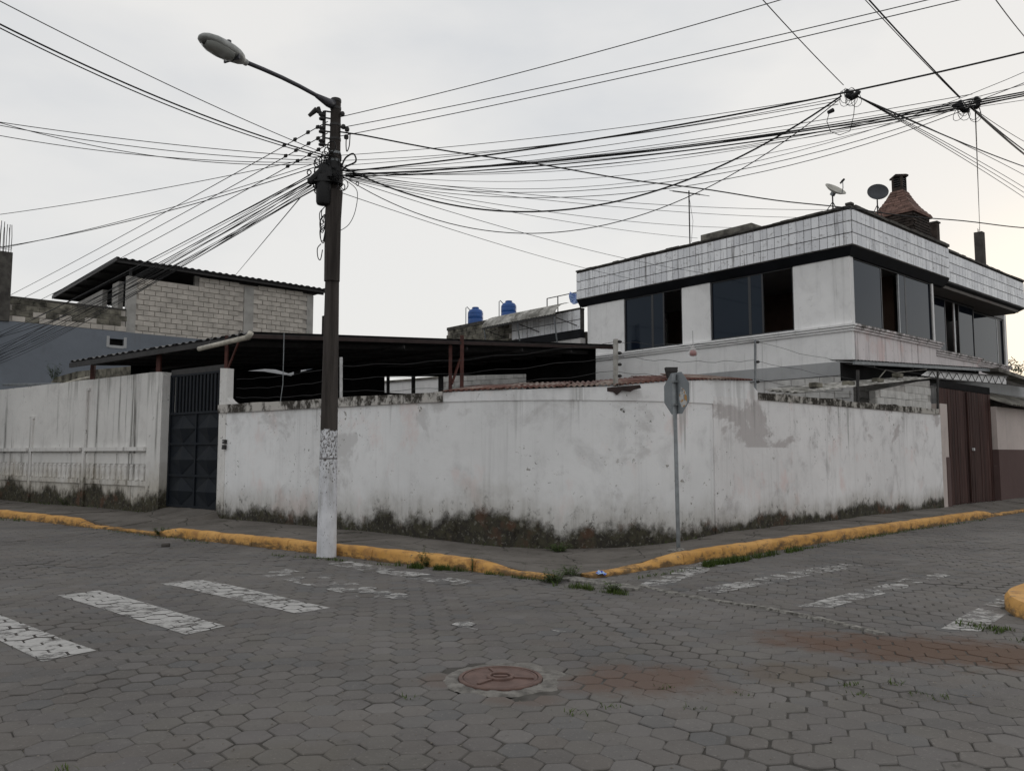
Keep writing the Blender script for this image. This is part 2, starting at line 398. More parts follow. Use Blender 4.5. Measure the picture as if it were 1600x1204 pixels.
M['cable_grey'] = simple('grey_cable', (.045, .045, .047), .6, .2, 3, bump=0)
M['lamp'] = simple('lamp_housing', (.30, .31, .30), .5, .3, 6, .4)
t = T('lamp_lens', .15, .5); t.col(t.mix(t.noise(t.pos, 5, 4), (.20, .21, .20), (.34, .35, .33))); M['lens'] = t.m
M['arm'] = simple('lamp_arm', (.07, .07, .08), .5, .3, 6, .5, .3)
# yellow kerb
t = T('yellow_kerb', .8, .25); z = t.xyz()[2]
nz = t.noise(t.pos, 5, 8, .7)
c = t.mix(t.rng(t.noise(t.pos, 1.2, 4), .3, .7), (.50, .265, .07), (.62, .35, .115))
c = t.mix(t.rng(nz, .46, .66), c, (.36, .19, .065))
c = t.mix(t.math('MULTIPLY', t.rng(t.math('SUBTRACT', t.noise(t.scale(t.pos, 1, 1, 2.5, (4, 4, 4)), 3.2, 9, .75), t.math('MULTIPLY', z, 1.5)), .34, .52), .85), c, (.075, .056, .036))
c = t.mix(t.rng(t.noise(t.pos, 9, 7, .75), .58, .66), c, (.17, .135, .10))
t.col(c); t.bump(t.noise(t.pos, 25, 6, .7), .5, .012); M['kerb'] = t.m
# pavement concrete
t = T('pavement_concrete', .95, .15)
c = t.mix(t.rng(t.noise(t.pos, .9, 6, .65), .3, .7), (.105, .096, .086), (.175, .160, .145))
c = t.mix(t.rng(t.noise(t.pos, 4, 6, .7), .55, .72), c, (.055, .052, .038))
ck = t.rng(t.vor(t.mix(.18, t.pos, t.n('ShaderNodeTexNoise').outputs['Color']), .9, 'DISTANCE_TO_EDGE'), .012, .0)
c = t.mix(t.math('MULTIPLY', ck, .8), c, (.02, .02, .016))
t.col(c); t.bump(t.math('SUBTRACT', t.noise(t.pos, 14, 8, .7), ck), .5, .015); M['pave'] = t.m
# hexagonal concrete pavers (one builder for the near stones and the joined far ones)
DIRT = []     # (x, y, rx, ry, rot, strength) red earth on the stones
def paver_mat(name, near):
    t = T(name, .85, .25)
    if near: rnd = t.randobj()
    else:
        a_ = t.n('ShaderNodeAttribute', attribute_name='tone'); rnd = a_.outputs['Fac']
    rp_ = t.n('ShaderNodeValToRGB'); t.put(rp_.inputs[0], rnd); ee = rp_.color_ramp.elements
    ee[0].position = 0; ee[0].color = (.128, .121, .116, 1); ee[1].position = 1; ee[1].color = (.160, .151, .144, 1)
    for ps, cc in ((.2, (.135, .123, .113)), (.38, (.122, .120, .119)), (.55, (.146, .136, .128)), (.72, (.132, .124, .113)), (.86, (.127, .118, .115))): x_ = ee.new(ps); x_.color = (*cc, 1)
    c = rp_.outputs[0]
    trk = t.rng(t.noise(t.scale(t.pos, .35, 1.1, 1, (2, 5, 0)), .8, 4, .6), .42, .68)
    c = t.mix(t.math('MULTIPLY', trk, .35), c, (.178, .168, .157))
    c = t.mix(t.rng(t.noise(t.pos, .45, 5, .6), .35, .7), c, t.mul(c, (.74, .74, .75)))
    c = t.mix(t.math('MULTIPLY', t.rng(t.noise(t.pos, 3.5, 6, .7), .5, .75), .55), c, (.150, .142, .132))
    c = t.mix(t.math('MULTIPLY', t.rng(t.noise(t.pos, 45, 4, .65), .58, .70), .5), c, (.25, .235, .215))
    c = t.mix(t.math('MULTIPLY', t.rng(t.noise(t.pos, 9, 6, .7), .58, .72), .5), c, (.05, .046, .042))
    nzz = t.noise(t.pos, 2.2, 7, .68)
    for (dx, dy, rx, ry, rot, st, dc) in DIRT:
        m_ = t.n('ShaderNodeMapping', vector_type='TEXTURE'); t.put(m_.inputs[0], t.pos)
        m_.inputs['Location'].default_value = (dx, dy, 0); m_.inputs['Rotation'].default_value = (0, 0, rot); m_.inputs['Scale'].default_value = (rx, ry, 50)
        ln = t.n('ShaderNodeVectorMath', operation='LENGTH'); t.put(ln.inputs[0], m_.outputs[0])
        mm = t.rng(t.math('ADD', ln.outputs['Value'], t.math('MULTIPLY', t.math('SUBTRACT', nzz, .5), 2.0)), 1.05, .35)
        c = t.mix(t.math('MULTIPLY', mm, st), c, dc)
    t.col(c)
    t.bump(t.math('ADD', t.noise(t.pos, 70, 5, .7), t.math('MULTIPLY', t.noise(t.pos, 11, 5, .6), .8)), .45, .006)
    return t.m
def dirt(u, v, rx, ry, rot, st, dc=(.118, .074, .055)):
    p = on_z(u, v); DIRT.append((p.x, p.y, rx, ry, rot, st, dc))
dirt(1010, 1062, .75, .5, .0, .75); dirt(1230, 1050, .55, .35, .1, .4, (.105, .075, .045))
dirt(1420, 1010, 1.45, .62, -.2, .95, (.098, .060, .042)); dirt(1590, 1026, 1.1, .55, -.1, 1.0, (.100, .062, .043))
dirt(1260, 1000, .6, .45, .2, .4); dirt(820, 1092, .35, .16, 0, .35); dirt(690, 1062, .2, .3, 0, .35); dirt(470, 1180, .5, .3, 0, .2, (.10,.085,.05))
M['paver'] = paver_mat('hex_paver', True); M['paver_far'] = paver_mat('hex_paver_far', False)
M['bed'] = simple('joint_sand', (.085, .079, .072), 1., .2, 6, c2=(.040, .037, .032))
M['rubble'] = simple('broken_cement', (.25, .24, .22), .95, .6, 14, c2=(.06,.056,.05), bump=.8)
M['collar'] = simple('collar_cement', (.19, .18, .165), .95, .5, 9, c2=(.10,.094,.086), bump=.8)
M['iron'] = simple('rusty_iron', (.135, .084, .070), .7, .35, 8, .35, c2=(.090,.055,.046))
def paint_mat(name, lo, hi):
    t = T(name, .7, .3)
    n = t.noise(t.pos, 7, 9, .72); n2 = t.noise(t.pos, 1.6, 4)
    a_ = t.rng(t.math('ADD', n, t.math('MULTIPLY', t.math('SUBTRACT', n2, .5), .5)), lo, hi)
    t.col(t.mix(t.noise(t.pos, 20, 4), (.30, .295, .285), (.50, .49, .475))); t.put(t.b.inputs['Alpha'], a_); return t.m
M['paint'] = paint_mat('road_paint', .30, .54); M['paint_worn'] = paint_mat('road_paint_worn', .38, .64)
t = T('grass', .7, .2); c = t.mix(t.noise(t.pos, 3, 3), (.028, .055, .010), (.085, .115, .026)); t.col(c); M['grass'] = t.m
t = T('leaf', .6, .3); c = t.mix(t.noise(t.pos, 9, 3), (.025, .05, .012), (.075, .10, .028)); t.col(c); M['leaf'] = t.m
t = T('tree_leaf', .6, .3); c = t.mix(t.noise(t.pos, 2, 3), (.015, .028, .008), (.05, .07, .02)); t.col(c); M['tree_leaf'] = t.m
M['bark'] = simple('bark', (.06, .045, .032), .95, .4, 8)
M['tank'] = simple('blue_tank', (.014, .075, .27), .4, .15, 2, .4, bump=0)
M['brick'] = simple('red_brick', (.15, .075, .055), .95, .4, 6, rnd=.2)
M['brick_dark'] = simple('sooty_brick', (.045, .035, .03), .95, .5, 5, rnd=.3)
M['rooftile'] = simple('clay_tile', (.165, .10, .082), .9, .4, 5, rnd=.3)
M['dish_pale'] = simple('dish_pale', (.42, .41, .37), .5, .3, 4)
M['dish_dark'] = simple('dish_dark', (.035, .038, .045), .45, .3, 4, .4)
M['white_metal'] = simple('white_metal', (.55, .55, .55), .6, .3, 6)
M['red'] = simple('red_cloth', (.33, .05, .04), .7, .3, 8)
t = T('plastic_film', .3, .4); t.col((.72, .72, .72)); t.b.inputs['Alpha'].default_value = .30; M['film'] = t.m
M['film_solid'] = simple('pale_sheet', (.25, .255, .265), .5, .2, 2)
M['sign_back'] = None
t = T('sign_back', .45, .5)
c = t.mix(t.noise(t.pos, 4, 4), (.17, .19, .205), (.25, .27, .285)); t.col(c); t.b.inputs['Metallic'].default_value = .3; M['sign_back'] = t.m
t = T('sign_residue', .8, .2); nn = t.noise(t.pos, 9, 7, .7)
c = t.mix(t.rng(nn, .44, .50), (.23, .25, .265), (.50, .50, .49)); c = t.mix(t.rng(t.noise(t.pos, 13, 5), .56, .60), c, (.42, .24, .09)); t.col(c); M['sign_res'] = t.m
M['sign_red'] = simple('sign_red', (.45, .02, .02), .5, .2, 5, .4)
t = T('wrapper', .3, .5); c = t.mix(t.rng(t.noise(t.pos, 28, 2), .45, .5), (.012, .045, .40), (.35, .5, .75)); t.col(c); M['wrapper'] = t.m

# ================================================================== GROUND
g = MB(); g.add([(-400,-60,-.05),(400,-60,-.05),(400,600,-.05),(-400,600,-.05)], [(0,1,2,3)])
def settle(p): return mnoise.noise(p * .5) * .014 + mnoise.noise(p * 1.7) * .006
jb = MB(); GN = 150; GS = .30      # sand that fills the joints almost to the top
for i in range(GN + 1):
    for j in range(GN + 1):
        q = Vector((-22 + GS*i, 2 + GS*j, 0)); jb.v.append((q.x, q.y, settle(q) - .0062 + mnoise.noise(q*2.3)*.0022 - (.06 if (q - on_z(782, 1060)).length < .30 or (q.dot(NL) > KERB_L + .25 and q.dot(NR) > KERB_R + .25) else 0)))
jb.f = [(i*(GN+1)+j, (i+1)*(GN+1)+j, (i+1)*(GN+1)+j+1, i*(GN+1)+j+1) for i in range(GN) for j in range(GN)]
struct(g.build('ground', M['bed']))
street = struct(empty('street'))
jb.build('joint_sand', M['bed'], street, smooth=True)['kind'] = 'stuff'
HR, GAP = .122, .0032
ang0 = math.radians(9)
hx = Vector((math.cos(ang0), math.sin(ang0), 0)); hy = Vector((-hx.y, hx.x, 0))
ff = HR * math.sqrt(3)
ICEN, IRAD = Vector((6.55, 7.72, 0)), 1.62       # rounded corner of the opposite pavement
def nearL(p): return p.dot(NL)
def in_street(p):
    if p.dot(NL) > KERB_L + .02 and p.dot(NR) > KERB_R + .02:
        return False
    # opposite pavement
    if (p - ICEN).length < IRAD - .05: return False
    q = p - ICEN
    if q.dot(NR) < IRAD - .05 and q.dot(NL) < IRAD - .05 and q.dot(AR) > 0 and q.x > -.3 and q.dot(AL) > -.6: return False
    return True
stones = []
MANC, MANR = on_z(782, 1060), .30
for i in range(-190, 300):
    for j in range(-70, 300):
        p = hx * (i * 1.5 * HR) + hy * (j * ff + (ff/2 if i % 2 else 0))
        if p.y < 2.6 or p.y > 46: continue
        if abs(p.x) > p.y * .66 + 1.2: continue
        if (p - MANC).length < MANR + .12: continue
        if not in_street(p): continue
        if p.dot(NL) > KERB_L + 10 and p.dot(NR) < 1.2: continue
        stones.append(p)
def jog(p): return Vector((mnoise.noise(p * .9 + Vector((3, 1, 0))), mnoise.noise(p * .9 + Vector((0, 7, 5))), 0)) * .055
def settle(p): return mnoise.noise(p * .5) * .014 + mnoise.noise(p * 1.7) * .006
def hexpts(c, r, z, rot=0, cut=.20):
    """hexagon with cut corners (12 points)"""
    H = [Vector((c.x + r*math.cos(ang0 + rot + k*math.pi/3), c.y + r*math.sin(ang0 + rot + k*math.pi/3), z)) for k in range(6)]
    out = []
    for k in range(6): out += [H[k].lerp(H[k-1], cut*.5), H[k].lerp(H[(k+1) % 6], cut*.5)]
    return out
def paver_mesh(seed, plain=False):
    random.seed(seed); m = MB(); jit = .0045
    a = [p + Vector((U(-jit, jit), U(-jit, jit), 0)) for p in hexpts(Vector(), HR - GAP - .006, 0)]
    b = [p * ((HR - GAP) / (HR - GAP - .006)) + Vector((0, 0, -.005)) for p in a]; c = [p + Vector((0, 0, -.035)) for p in b]
    fs = [tuple(range(12))] + [(12+k, 12+(k+1)%12, (k+1)%12, k) for k in range(12)]
    if not plain: fs += [(24+k, 24+(k+1)%12, 12+(k+1)%12, 12+k) for k in range(12)]
    m.add(a + b + ([] if plain else c), fs); return m
def inframe(p):
    u, v = pix(p); return -30 < u < 1630 and v < 1225
vis = sorted([p for p in stones if inframe(p)], key=lambda p: p.y)
near = set(id(p) for p in vis[:300])
pmeshes = []
for k in range(10):
    o = paver_mesh(100 + k).build('paver', M['paver']); pmeshes.append(o.data); bpy.data.objects.remove(o)
random.seed(11)
pm_cache = {(k, q): paver_mesh(100 + k, q) for k in range(10) for q in (False, True)}
random.seed(11); far = MB(); tones = []
tops = {}
for p in stones:
    q = p + jog(p); z = settle(p) + U(-.003, .003)
    tilt = (U(-.014, .014), U(-.014, .014), U(-.05, .05))
    tops[id(p)] = (q, z)
    if id(p) in near:
        share('paver', pmeshes[random.randrange(10)], street, (q.x, q.y, z), tilt)
    else:
        m = pm_cache[(random.randrange(10), p.y > 10)]
        rot = Matrix.Rotation(tilt[0], 3, 'X') @ Matrix.Rotation(tilt[1], 3, 'Y') @ Matrix.Rotation(tilt[2], 3, 'Z')
        gs_ = 1.014 if p.y > 10 else 1.0
        far.add([rot @ (Vector(v_)*gs_) + Vector((q.x, q.y, z)) for v_ in m.v], m.f)
        tones += [R()] * len(m.f)
fo = far.build('cobbles', M['paver_far'], street); stuff(fo)
at = fo.data.attributes.new('tone', 'FLOAT', 'FACE'); at.data.foreach_set('value', tones)

# painted zebra stripes: every stone top clipped with the stripe, so the paint breaks at the joints
def clip(poly, quad):
    n = len(quad)
    ar = sum(quad[i].x*quad[(i+1)%n].y - quad[(i+1)%n].x*quad[i].y for i in range(n))
    if ar < 0: quad = quad[::-1]
    for i in range(n):
        a, b = quad[i], quad[(i+1) % n]; out = []
        def side(p): return (b.x-a.x)*(p.y-a.y) - (b.y-a.y)*(p.x-a.x)
        for k in range(len(poly)):
            p, q = poly[k], poly[(k+1) % len(poly)]; sp, sq = side(p), side(q)
            if sp >= 0: out.append(p)
            if (sp >= 0) != (sq >= 0): out.append(p + (q - p) * (sp / (sp - sq)))
        poly = out
        if len(poly) < 3: return []
    return poly
def stripe(pxs, mat, keep=1.0, seed=1):
    random.seed(seed)
    quad = [on_z(u, v) for u, v in pxs]; m = MB()
    cx = sum(q.x for q in quad)/4; cy = sum(q.y for q in quad)/4; rad = max((Vector((cx, cy, 0)) - q).length for q in quad) + .3
    for p in stones:
        q, z = tops[id(p)]
        if abs(q.x - cx) > rad or abs(q.y - cy) > rad: continue
        if R() > keep: continue
        c = clip(hexpts(q, HR - GAP - .004, 0), quad)
        if len(c) >= 3: m.add([Vector((v_.x, v_.y, z + .0045)) for v_ in c], [tuple(range(len(c)))])
    if m.f: m.build('crosswalk_stripe', mat, street)
stripe([(-150,925),(-40,945),(150,1018),(66,1034)], M['paint'], 1, 1)
stripe([(90,930),(155,922),(352,978),(290,991)], M['paint'], 1, 2)
stripe([(250,911),(315,905),(518,950),(462,958)], M['paint'], 1, 3)
stripe([(392,896),(448,889),(650,930),(592,938)], M['paint_worn'], .6, 4)
stripe([(508,881),(545,877),(740,908),(705,914)], M['paint_worn'], .8, 5)
stripe([(985,918),(1110,872),(1160,874),(1040,914)], M['paint_worn'], .8, 6)
stripe([(1070,924),(1310,880),(1348,884),(1125,926)], M['paint_worn'], .88, 7)
stripe([(1245,947),(1455,893),(1492,898),(1300,948)], M['paint_worn'], .82, 8)
stripe([(1470,982),(1590,915),(1640,920),(1530,986)], M['paint_worn'], .85, 9)
stripe([(690,975),(760,968),(900,990),(840,1000)], M['paint_worn'], .05, 10)
# low cement gutter strip running from the corner into the side street
gs = MB()
pts = [on_z(u, v) for u, v in ((1000,915),(1060,928),(1130,940),(1200,950),(1290,968),(1380,990))]
random.seed(5)
for a, b in zip(pts, pts[1:]):
    for k in range(4):
        p = a.lerp(b, k/4); q = a.lerp(b, (k+.93)/4); s_ = (q-p).normalized().cross(Vector((0,0,1)))*U(.03,.045)
        gs.add([p-s_+Vector((0,0,.012)), q-s_+Vector((0,0,.012)), q+s_+Vector((0,0,.014)), p+s_+Vector((0,0,.014)), p-s_*1.4+Vector((0,0,-.02)), q-s_*1.4+Vector((0,0,-.02)), q+s_*1.4+Vector((0,0,-.02)), p+s_*1.4+Vector((0,0,-.02))],
               [(0,1,2,3),(4,5,1,0),(6,7,3,2),(5,6,2,1),(7,4,0,3)])
gs.build('cement_strip', M['rubble'], street, fix=True)

# manhole
man = tag(empty('manhole', (MANC.x, MANC.y, settle(MANC) - .002)), 'round rusty iron manhole cover set in the hexagonal pavers', 'manhole cover')
random.seed(3)
m = MB(); nn_ = 64; ri, ro = MANR, MANR + .13
vs = []
for k in range(nn_):
    t_ = 2*math.pi*k/nn_
    for j in range(5):
        r = ri + .004 + max(.11, (ro - ri)*(.70 + .60*math.cos(t_ - .6)) + .12*mnoise.noise(Vector((math.cos(t_)*2.7, math.sin(t_)*2.7, 2)))) * j/4
        vs.append((r*math.cos(t_), r*math.sin(t_), .001 + .010*R() - (.012 if j == 4 else 0)))
m.add(vs, [(k*5+j, k*5+j+1, ((k+1)%nn_)*5+j+1, ((k+1)%nn_)*5+j) for k in range(nn_) for j in range(4)])
m.build('cement_collar', M['collar'], man)
MB().lathe([(MANR,-.06),(MANR,.012),(MANR-.006,.018),(MANR-.028,.018),(MANR-.030,.006)], n=48).build('frame', M['iron'], man)
MB().lathe([(MANR-.034,-.05),(MANR-.034,.012),(MANR-.04,.016),(MANR-.05,.016),(MANR-.055,.012),(.0,.0125)], n=48).build('cover', M['iron'], man)
MB().lathe([(.072,.010),(.072,.026),(.078,.030),(.092,.030),(.098,.024),(.098,.010)], n=32).build('centre_ring', M['iron'], man)
m = MB(); m.box(-.05,.05,-.014,.014,.010,.026)
m.build('lifting_bar', M['iron'], man)
for k in range(3):
    a_ = math.radians(-10 + 120*k); d = Vector((math.cos(a_), math.sin(a_), 0))
    m = MB(); m.beam(d*.10 + Vector((0,0,.016)), d*(MANR-.06) + Vector((0,0,.016)), .022, .016); m.build('rib', M['iron'], man)

# ------------------------------------------------------------------ kerbs and pavements
def hl(s):      # kerb height along the left street
    pts = [(-60,.16),(-18.6,.17),(-17.9,.05),(-15.9,.04),(-15.2,.05),(-14.6,.16),(-7.5,.17),(-7.0,.15),(-6.4,.055),(-4,.04)]
    return interp(s, pts)
def hr(s):
    pts = [(5,.04),(7.9,.05),(8.9,.075),(9.6,.15),(10.5,.17),(22.2,.17),(23.1,.05),(60,.045)]
    return interp(s, pts)
def interp(s, pts):
    if s <= pts[0][0]: return pts[0][1]
    for (a, b), (c, d) in zip(pts, pts[1:]):
        if s <= c: return b + (d-b)*(s-a)/(c-a)
    return pts[-1][1]
KW = .17
kerb = struct(empty('kerb'))
CORN_L, CORN_R = -5.51, 7.276
def kerb_stone(fr, s0, s1, n0, hf, seed):
    random.seed(seed); m = MB(); N = max(2, int((s1-s0)/.06))
    secs = []
    for k in range(N+1):
        s = s0 + (s1-s0)*k/N; h = hf(s) + mnoise.noise(Vector((s*2.1, n0, 3)))*.014 + mnoise.noise(Vector((s*8, n0, 5)))*.006; w = mnoise.noise(Vector((s*1.3, n0, 8)))*.018 + mnoise.noise(Vector((s*9, n0, 1)))*.008
        rd = min(.05, h*.6)
        prof = [(w, -.06), (w + .004, h - rd - .005), (w + rd*.35, h - rd*.3), (w + rd, h), (KW, h + .003), (KW, -.06)]
        secs.append([fr(s, n0 + a, b) for a, b in prof])
    P = len(secs[0]); vs = [p for q in secs for p in q]
    fs = [(i*P+j, i*P+j+1, (i+1)*P+j+1, (i+1)*P+j) for i in range(N) for j in range(P-1)]
    fs += [tuple(range(P))[::-1], tuple(range(N*P, (N+1)*P))]
    o = m.add(vs, fs).build('kerb_stone', M['kerb'], kerb, fix=True); smooth_angle(o, 50)
s = -40.0; k = 0
while s < CORN_L - .3:
    e_ = min(s + 1.0, CORN_L - .28); kerb_stone(LP, s, e_ - .012, KERB_L, hl, k); s = e_; k += 1
s = CORN_R + .42
while s < 45:
    kerb_stone(RP, s, s + .988, KERB_R, hr, k); s += 1; k += 1
# opposite corner kerb
def arc_island():
    pts = []
    a0 = math.atan2(NR.y, NR.x); a1 = math.atan2(-NL.y, -NL.x) + 2*math.pi
    for k in range(21): 
        a_ = a0 + (math.radians(221) - a0) * k/20; pts.append((a_, Vector((math.cos(a_), math.sin(a_), 0))))
    return pts
ia = arc_island()
isl_path = [ICEN + ia[0][1]*IRAD + AR*(14 - .5*k) for k in range(28)] + [ICEN + d*IRAD for _, d in ia] 
isl_in = [ICEN + ia[0][1]*(IRAD-.26) + AR*(14 - .5*k) for k in range(28)] + [ICEN + d*(IRAD-.26) for _, d in ia]
end_d = Vector((-ia[-1][1].y, ia[-1][1].x, 0))
for k in range(1, 14): isl_path.append(isl_path[27+20+1-1] + end_d*.5*k) if False else None
base_o, base_i = isl_path[-1].copy(), isl_in[-1].copy()
for k in range(1, 14): isl_path.append(base_o + end_d*.5*k); isl_in.append(base_i + end_d*.5*k)
ik = struct(empty('kerb'))
for a in range(0, len(isl_path)-1, 2):
    b = min(a+2, len(isl_path)-1); idx = list(range(a, b+1)); m = MB(); vs = []
    for i in idx:
        o_, i_ = isl_path[i], isl_in[i]; d = (i_ - o_).normalized()
        vs += [o_ + Vector((0,0,-.06)), o_ + d*.006 + Vector((0,0,.11)), o_ + d*.04 + Vector((0,0,.155)), i_ + Vector((0,0,.158)), i_ + Vector((0,0,-.06))]
    fs = [(i*5+j, i*5+j+1, (i+1)*5+j+1, (i+1)*5+j) for i in range(len(idx)-1) for j in range(4)] + [tuple(range(5))[::-1], tuple(range((len(idx)-1)*5, len(idx)*5))]
    o = m.add(vs, fs).build('kerb_stone', M['kerb'], ik, fix=True); smooth_angle(o, 50)
m = MB(); top = [p + Vector((0,0,.15)) for p in isl_in]
far_c = ICEN + Vector((12, -1, 0)); far_c.z = .15
m.add(top + [far_c], [(i, i+1, len(top)) for i in range(len(top)-1)])
struct(m.build('pavement', M['pave'], fix=True))

# boundary wall path (outer face): left street, rounded corner, right street
WC = None
A2 = Matrix(((NL.x, NL.y), (NR.x, NR.y))); WCv = A2.inverted() @ Vector((WALL_L, WALL_R)); WC = Vector((WCv.x, WCv.y, 0))
TL = 3.7
half = math.acos((-AL).dot(AR)) / 2; RAD = TL * math.tan(half)
bis = (AR - AL).normalized(); CEN = WC + bis * (RAD / math.sin(half))
P0, P1 = WC - AL*TL, WC + AR*TL
def wall_path():
    pts = []; s0 = -16.09
    sW = WC.dot(AL); sR = WC.dot(AR)
    L1 = (sW - TL) - s0
    k = 0
    n = int(L1/.3)
    for i in range(n): pts.append(LP(s0 + L1*i/n, WALL_L))
    a0 = math.atan2((P0-CEN).y, (P0-CEN).x); a1 = math.atan2((P1-CEN).y, (P1-CEN).x)
    if a1 < a0: a1 += 2*math.pi
    for i in range(25): 
        a = a0 + (a1-a0)*i/24; pts.append(CEN + Vector((math.cos(a), math.sin(a), 0))*RAD)
    n2 = 34; sE = 23.30
    for i in range(1, n2+1): pts.append(RP(sR + TL + (sE - sR - TL)*i/n2, WALL_R))
    return pts
WP = wall_path()
def normals(pts):
    out = []
    for i in range(len(pts)):
        d = (pts[min(i+1, len(pts)-1)] - pts[max(i-1, 0)]).normalized(); out.append(Vector((-d.y, d.x, 0)))
    return out
WN = normals(WP)
def wparam(u):   # index of the wall path point nearest to photo column u
    return min(range(len(WP)), key=lambda i: abs(pix(WP[i] + Vector((0,0,1.6)))[0] - u))
def sweep(i0, i1, front, depth, zlo, zhi, name, mat, parent, jit=.0):
    m = MB(); vs = []
    for i in range(i0, i1+1):
        p, n = WP[i], WN[i]; j = mnoise.noise(p*1.5)*jit + mnoise.noise(p*5)*jit*.6
        a, b = p - n*front, p + n*depth
        zl = zlo(i) if callable(zlo) else zlo; zh = (zhi(i) if callable(zhi) else zhi) + j
        vs += [a + Vector((0,0,zl)), a + Vector((0,0,zh)), b + Vector((0,0,zh)), b + Vector((0,0,zl))]
    N = i1 - i0
    fs = [(i*4+j, i*4+(j+1)%4, (i+1)*4+(j+1)%4, (i+1)*4+j) for i in range(N) for j in range(4)] + [(0,1,2,3)[::-1], (N*4, N*4+1, N*4+2, N*4+3)]
    o = m.add(vs, fs).build(name, mat, parent, fix=True); return o
iA, iB, iC, iD = wparam(356), wparam(690), wparam(1118), wparam(1180)
wall_main = tag(empty('boundary_wall', WP[0]), 'long white weathered plaster wall curving round the street corner, mossy at its foot', 'wall')
def child_fix(o, par):   # keep world coordinates under a moved Empty
    o.matrix_parent_inverse = Matrix.Translation(par.location).inverted(); return o
wl = sweep(0, iC, 0, .18, -.08, 2.5, 'plaster_face', M['wall'], wall_main); child_fix(wl, wall_main); smooth_angle(wl)
wl = sweep(iC, len(WP)-1, .025, .18, -.08, 2.64, 'plaster_face', M['wall_r'], wall_main); child_fix(wl, wall_main); smooth_angle(wl)
wl = sweep(iA-1, iB, .045, .22, 2.5, 2.68, 'coping', M['coping'], wall_main, .02); child_fix(wl, wall_main)
def bandz(i):
    u = pix(WP[i] + Vector((0,0,2.5)))[0]
    return interp(u, [(690,2.66),(870,2.70),(960,2.74),(1050,2.86),(1118,2.93)])
wl = sweep(iB, iC, .022, .19, 2.5, bandz, 'upper_band', M['wall'], wall_main, .012); child_fix(wl, wall_main); smooth_angle(wl)
def bandz2(i):
    u = pix(WP[i] + Vector((0,0,2.5)))[0]
    return interp(u, [(1110,2.93),(1165,2.99),(1176,2.97),(1184,2.78),(1200,2.77)])
wl = sweep(iC, iD, .02, .18, 2.64, bandz2, 'upper_band', M['wall'], wall_main, .015); child_fix(wl, wall_main)
wl = sweep(iD, len(WP)-2, .05, .22, 2.64, 2.78, 'coping', M['coping_r'], wall_main, .03); child_fix(wl, wall_main)
# gate pillar with the quarter-round step
gp = MB()
a_, b_ = LP(-16.09, WALL_L - .012), LP(-15.82, WALL_L - .012); dep = NL*.17
gp.prism([a_ + Vector((0,0,-.05)), b_ + Vector((0,0,-.05)), b_ + Vector((0,0,3.50)), a_ + Vector((0,0,3.52))], dep)
qp = [b_ + Vector((0,0,2.49))] + [b_ + AL*(.30*math.sin(t_)) + Vector((0,0,2.99 - .30*math.cos(t_) )) for t_ in [0]] 
qp = [b_ + Vector((0,0,2.55)), b_ + AL*.34 + Vector((0,0,2.55)), b_ + AL*.34 + Vector((0,0,2.70)), b_ + AL*.22 + Vector((0,0,2.71)), b_ + AL*.12 + Vector((0,0,2.76)), b_ + Vector((0,0,2.84))]
gp.prism([p - NL*.0 for p in qp], NL*.16)
child_fix(gp.build('gate_pillar', M['pillar'], wall_main, fix=True), wall_main)
# small pier at the far end beside the wooden gate
ep = MB(); a_, b_ = RP(23.13, WALL_R - .03), RP(23.62, WALL_R - .03)
ep.prism([a_ + Vector((0,0,-.05)), b_ + Vector((0,0,-.05)), b_ + Vector((0,0,2.95)), a_ + Vector((0,0,2.95))], NR*.25)
child_fix(ep.build('end_pier', M['beige'], wall_main, fix=True), wall_main)
ep = MB(); a_, b_ = RP(23.40, WALL_R - .05), RP(23.64, WALL_R - .05)
ep.prism([a_ + Vector((0,0,-.05)), b_ + Vector((0,0,-.05)), b_ + Vector((0,0,1.5)), a_ + Vector((0,0,1.5))], NR*.1)
child_fix(ep.build('pier_dado', M['brown_paint'], wall_main, fix=True), wall_main)
# doorbell boxes
o = MB().obox(LP(-15.80, WALL_L-.04, 1.86), AL*.045, NL*.03, Vector((0,0,.045))).build('doorbell', M['steel_dark'], bevel=.006)
MB().obox(LP(-15.80, WALL_L-.075, 1.865), AL*.012, NL*.006, Vector((0,0,.012))).build('button', M['white_metal'], o)
tag(o, 'upper of two small black doorbell boxes on the white pillar', 'doorbell')
o = MB().obox(LP(-15.81, WALL_L-.04, 1.74), AL*.045, NL*.03, Vector((0,0,.05))).build('doorbell', M['steel_dark'], bevel=.006)
MB().obox(LP(-15.81, WALL_L-.075, 1.75), AL*.018, NL*.006, Vector((0,0,.005))).build('speaker_slot', M['galv'], o)
tag(o, 'lower of two small black doorbell boxes on the white pillar', 'doorbell')

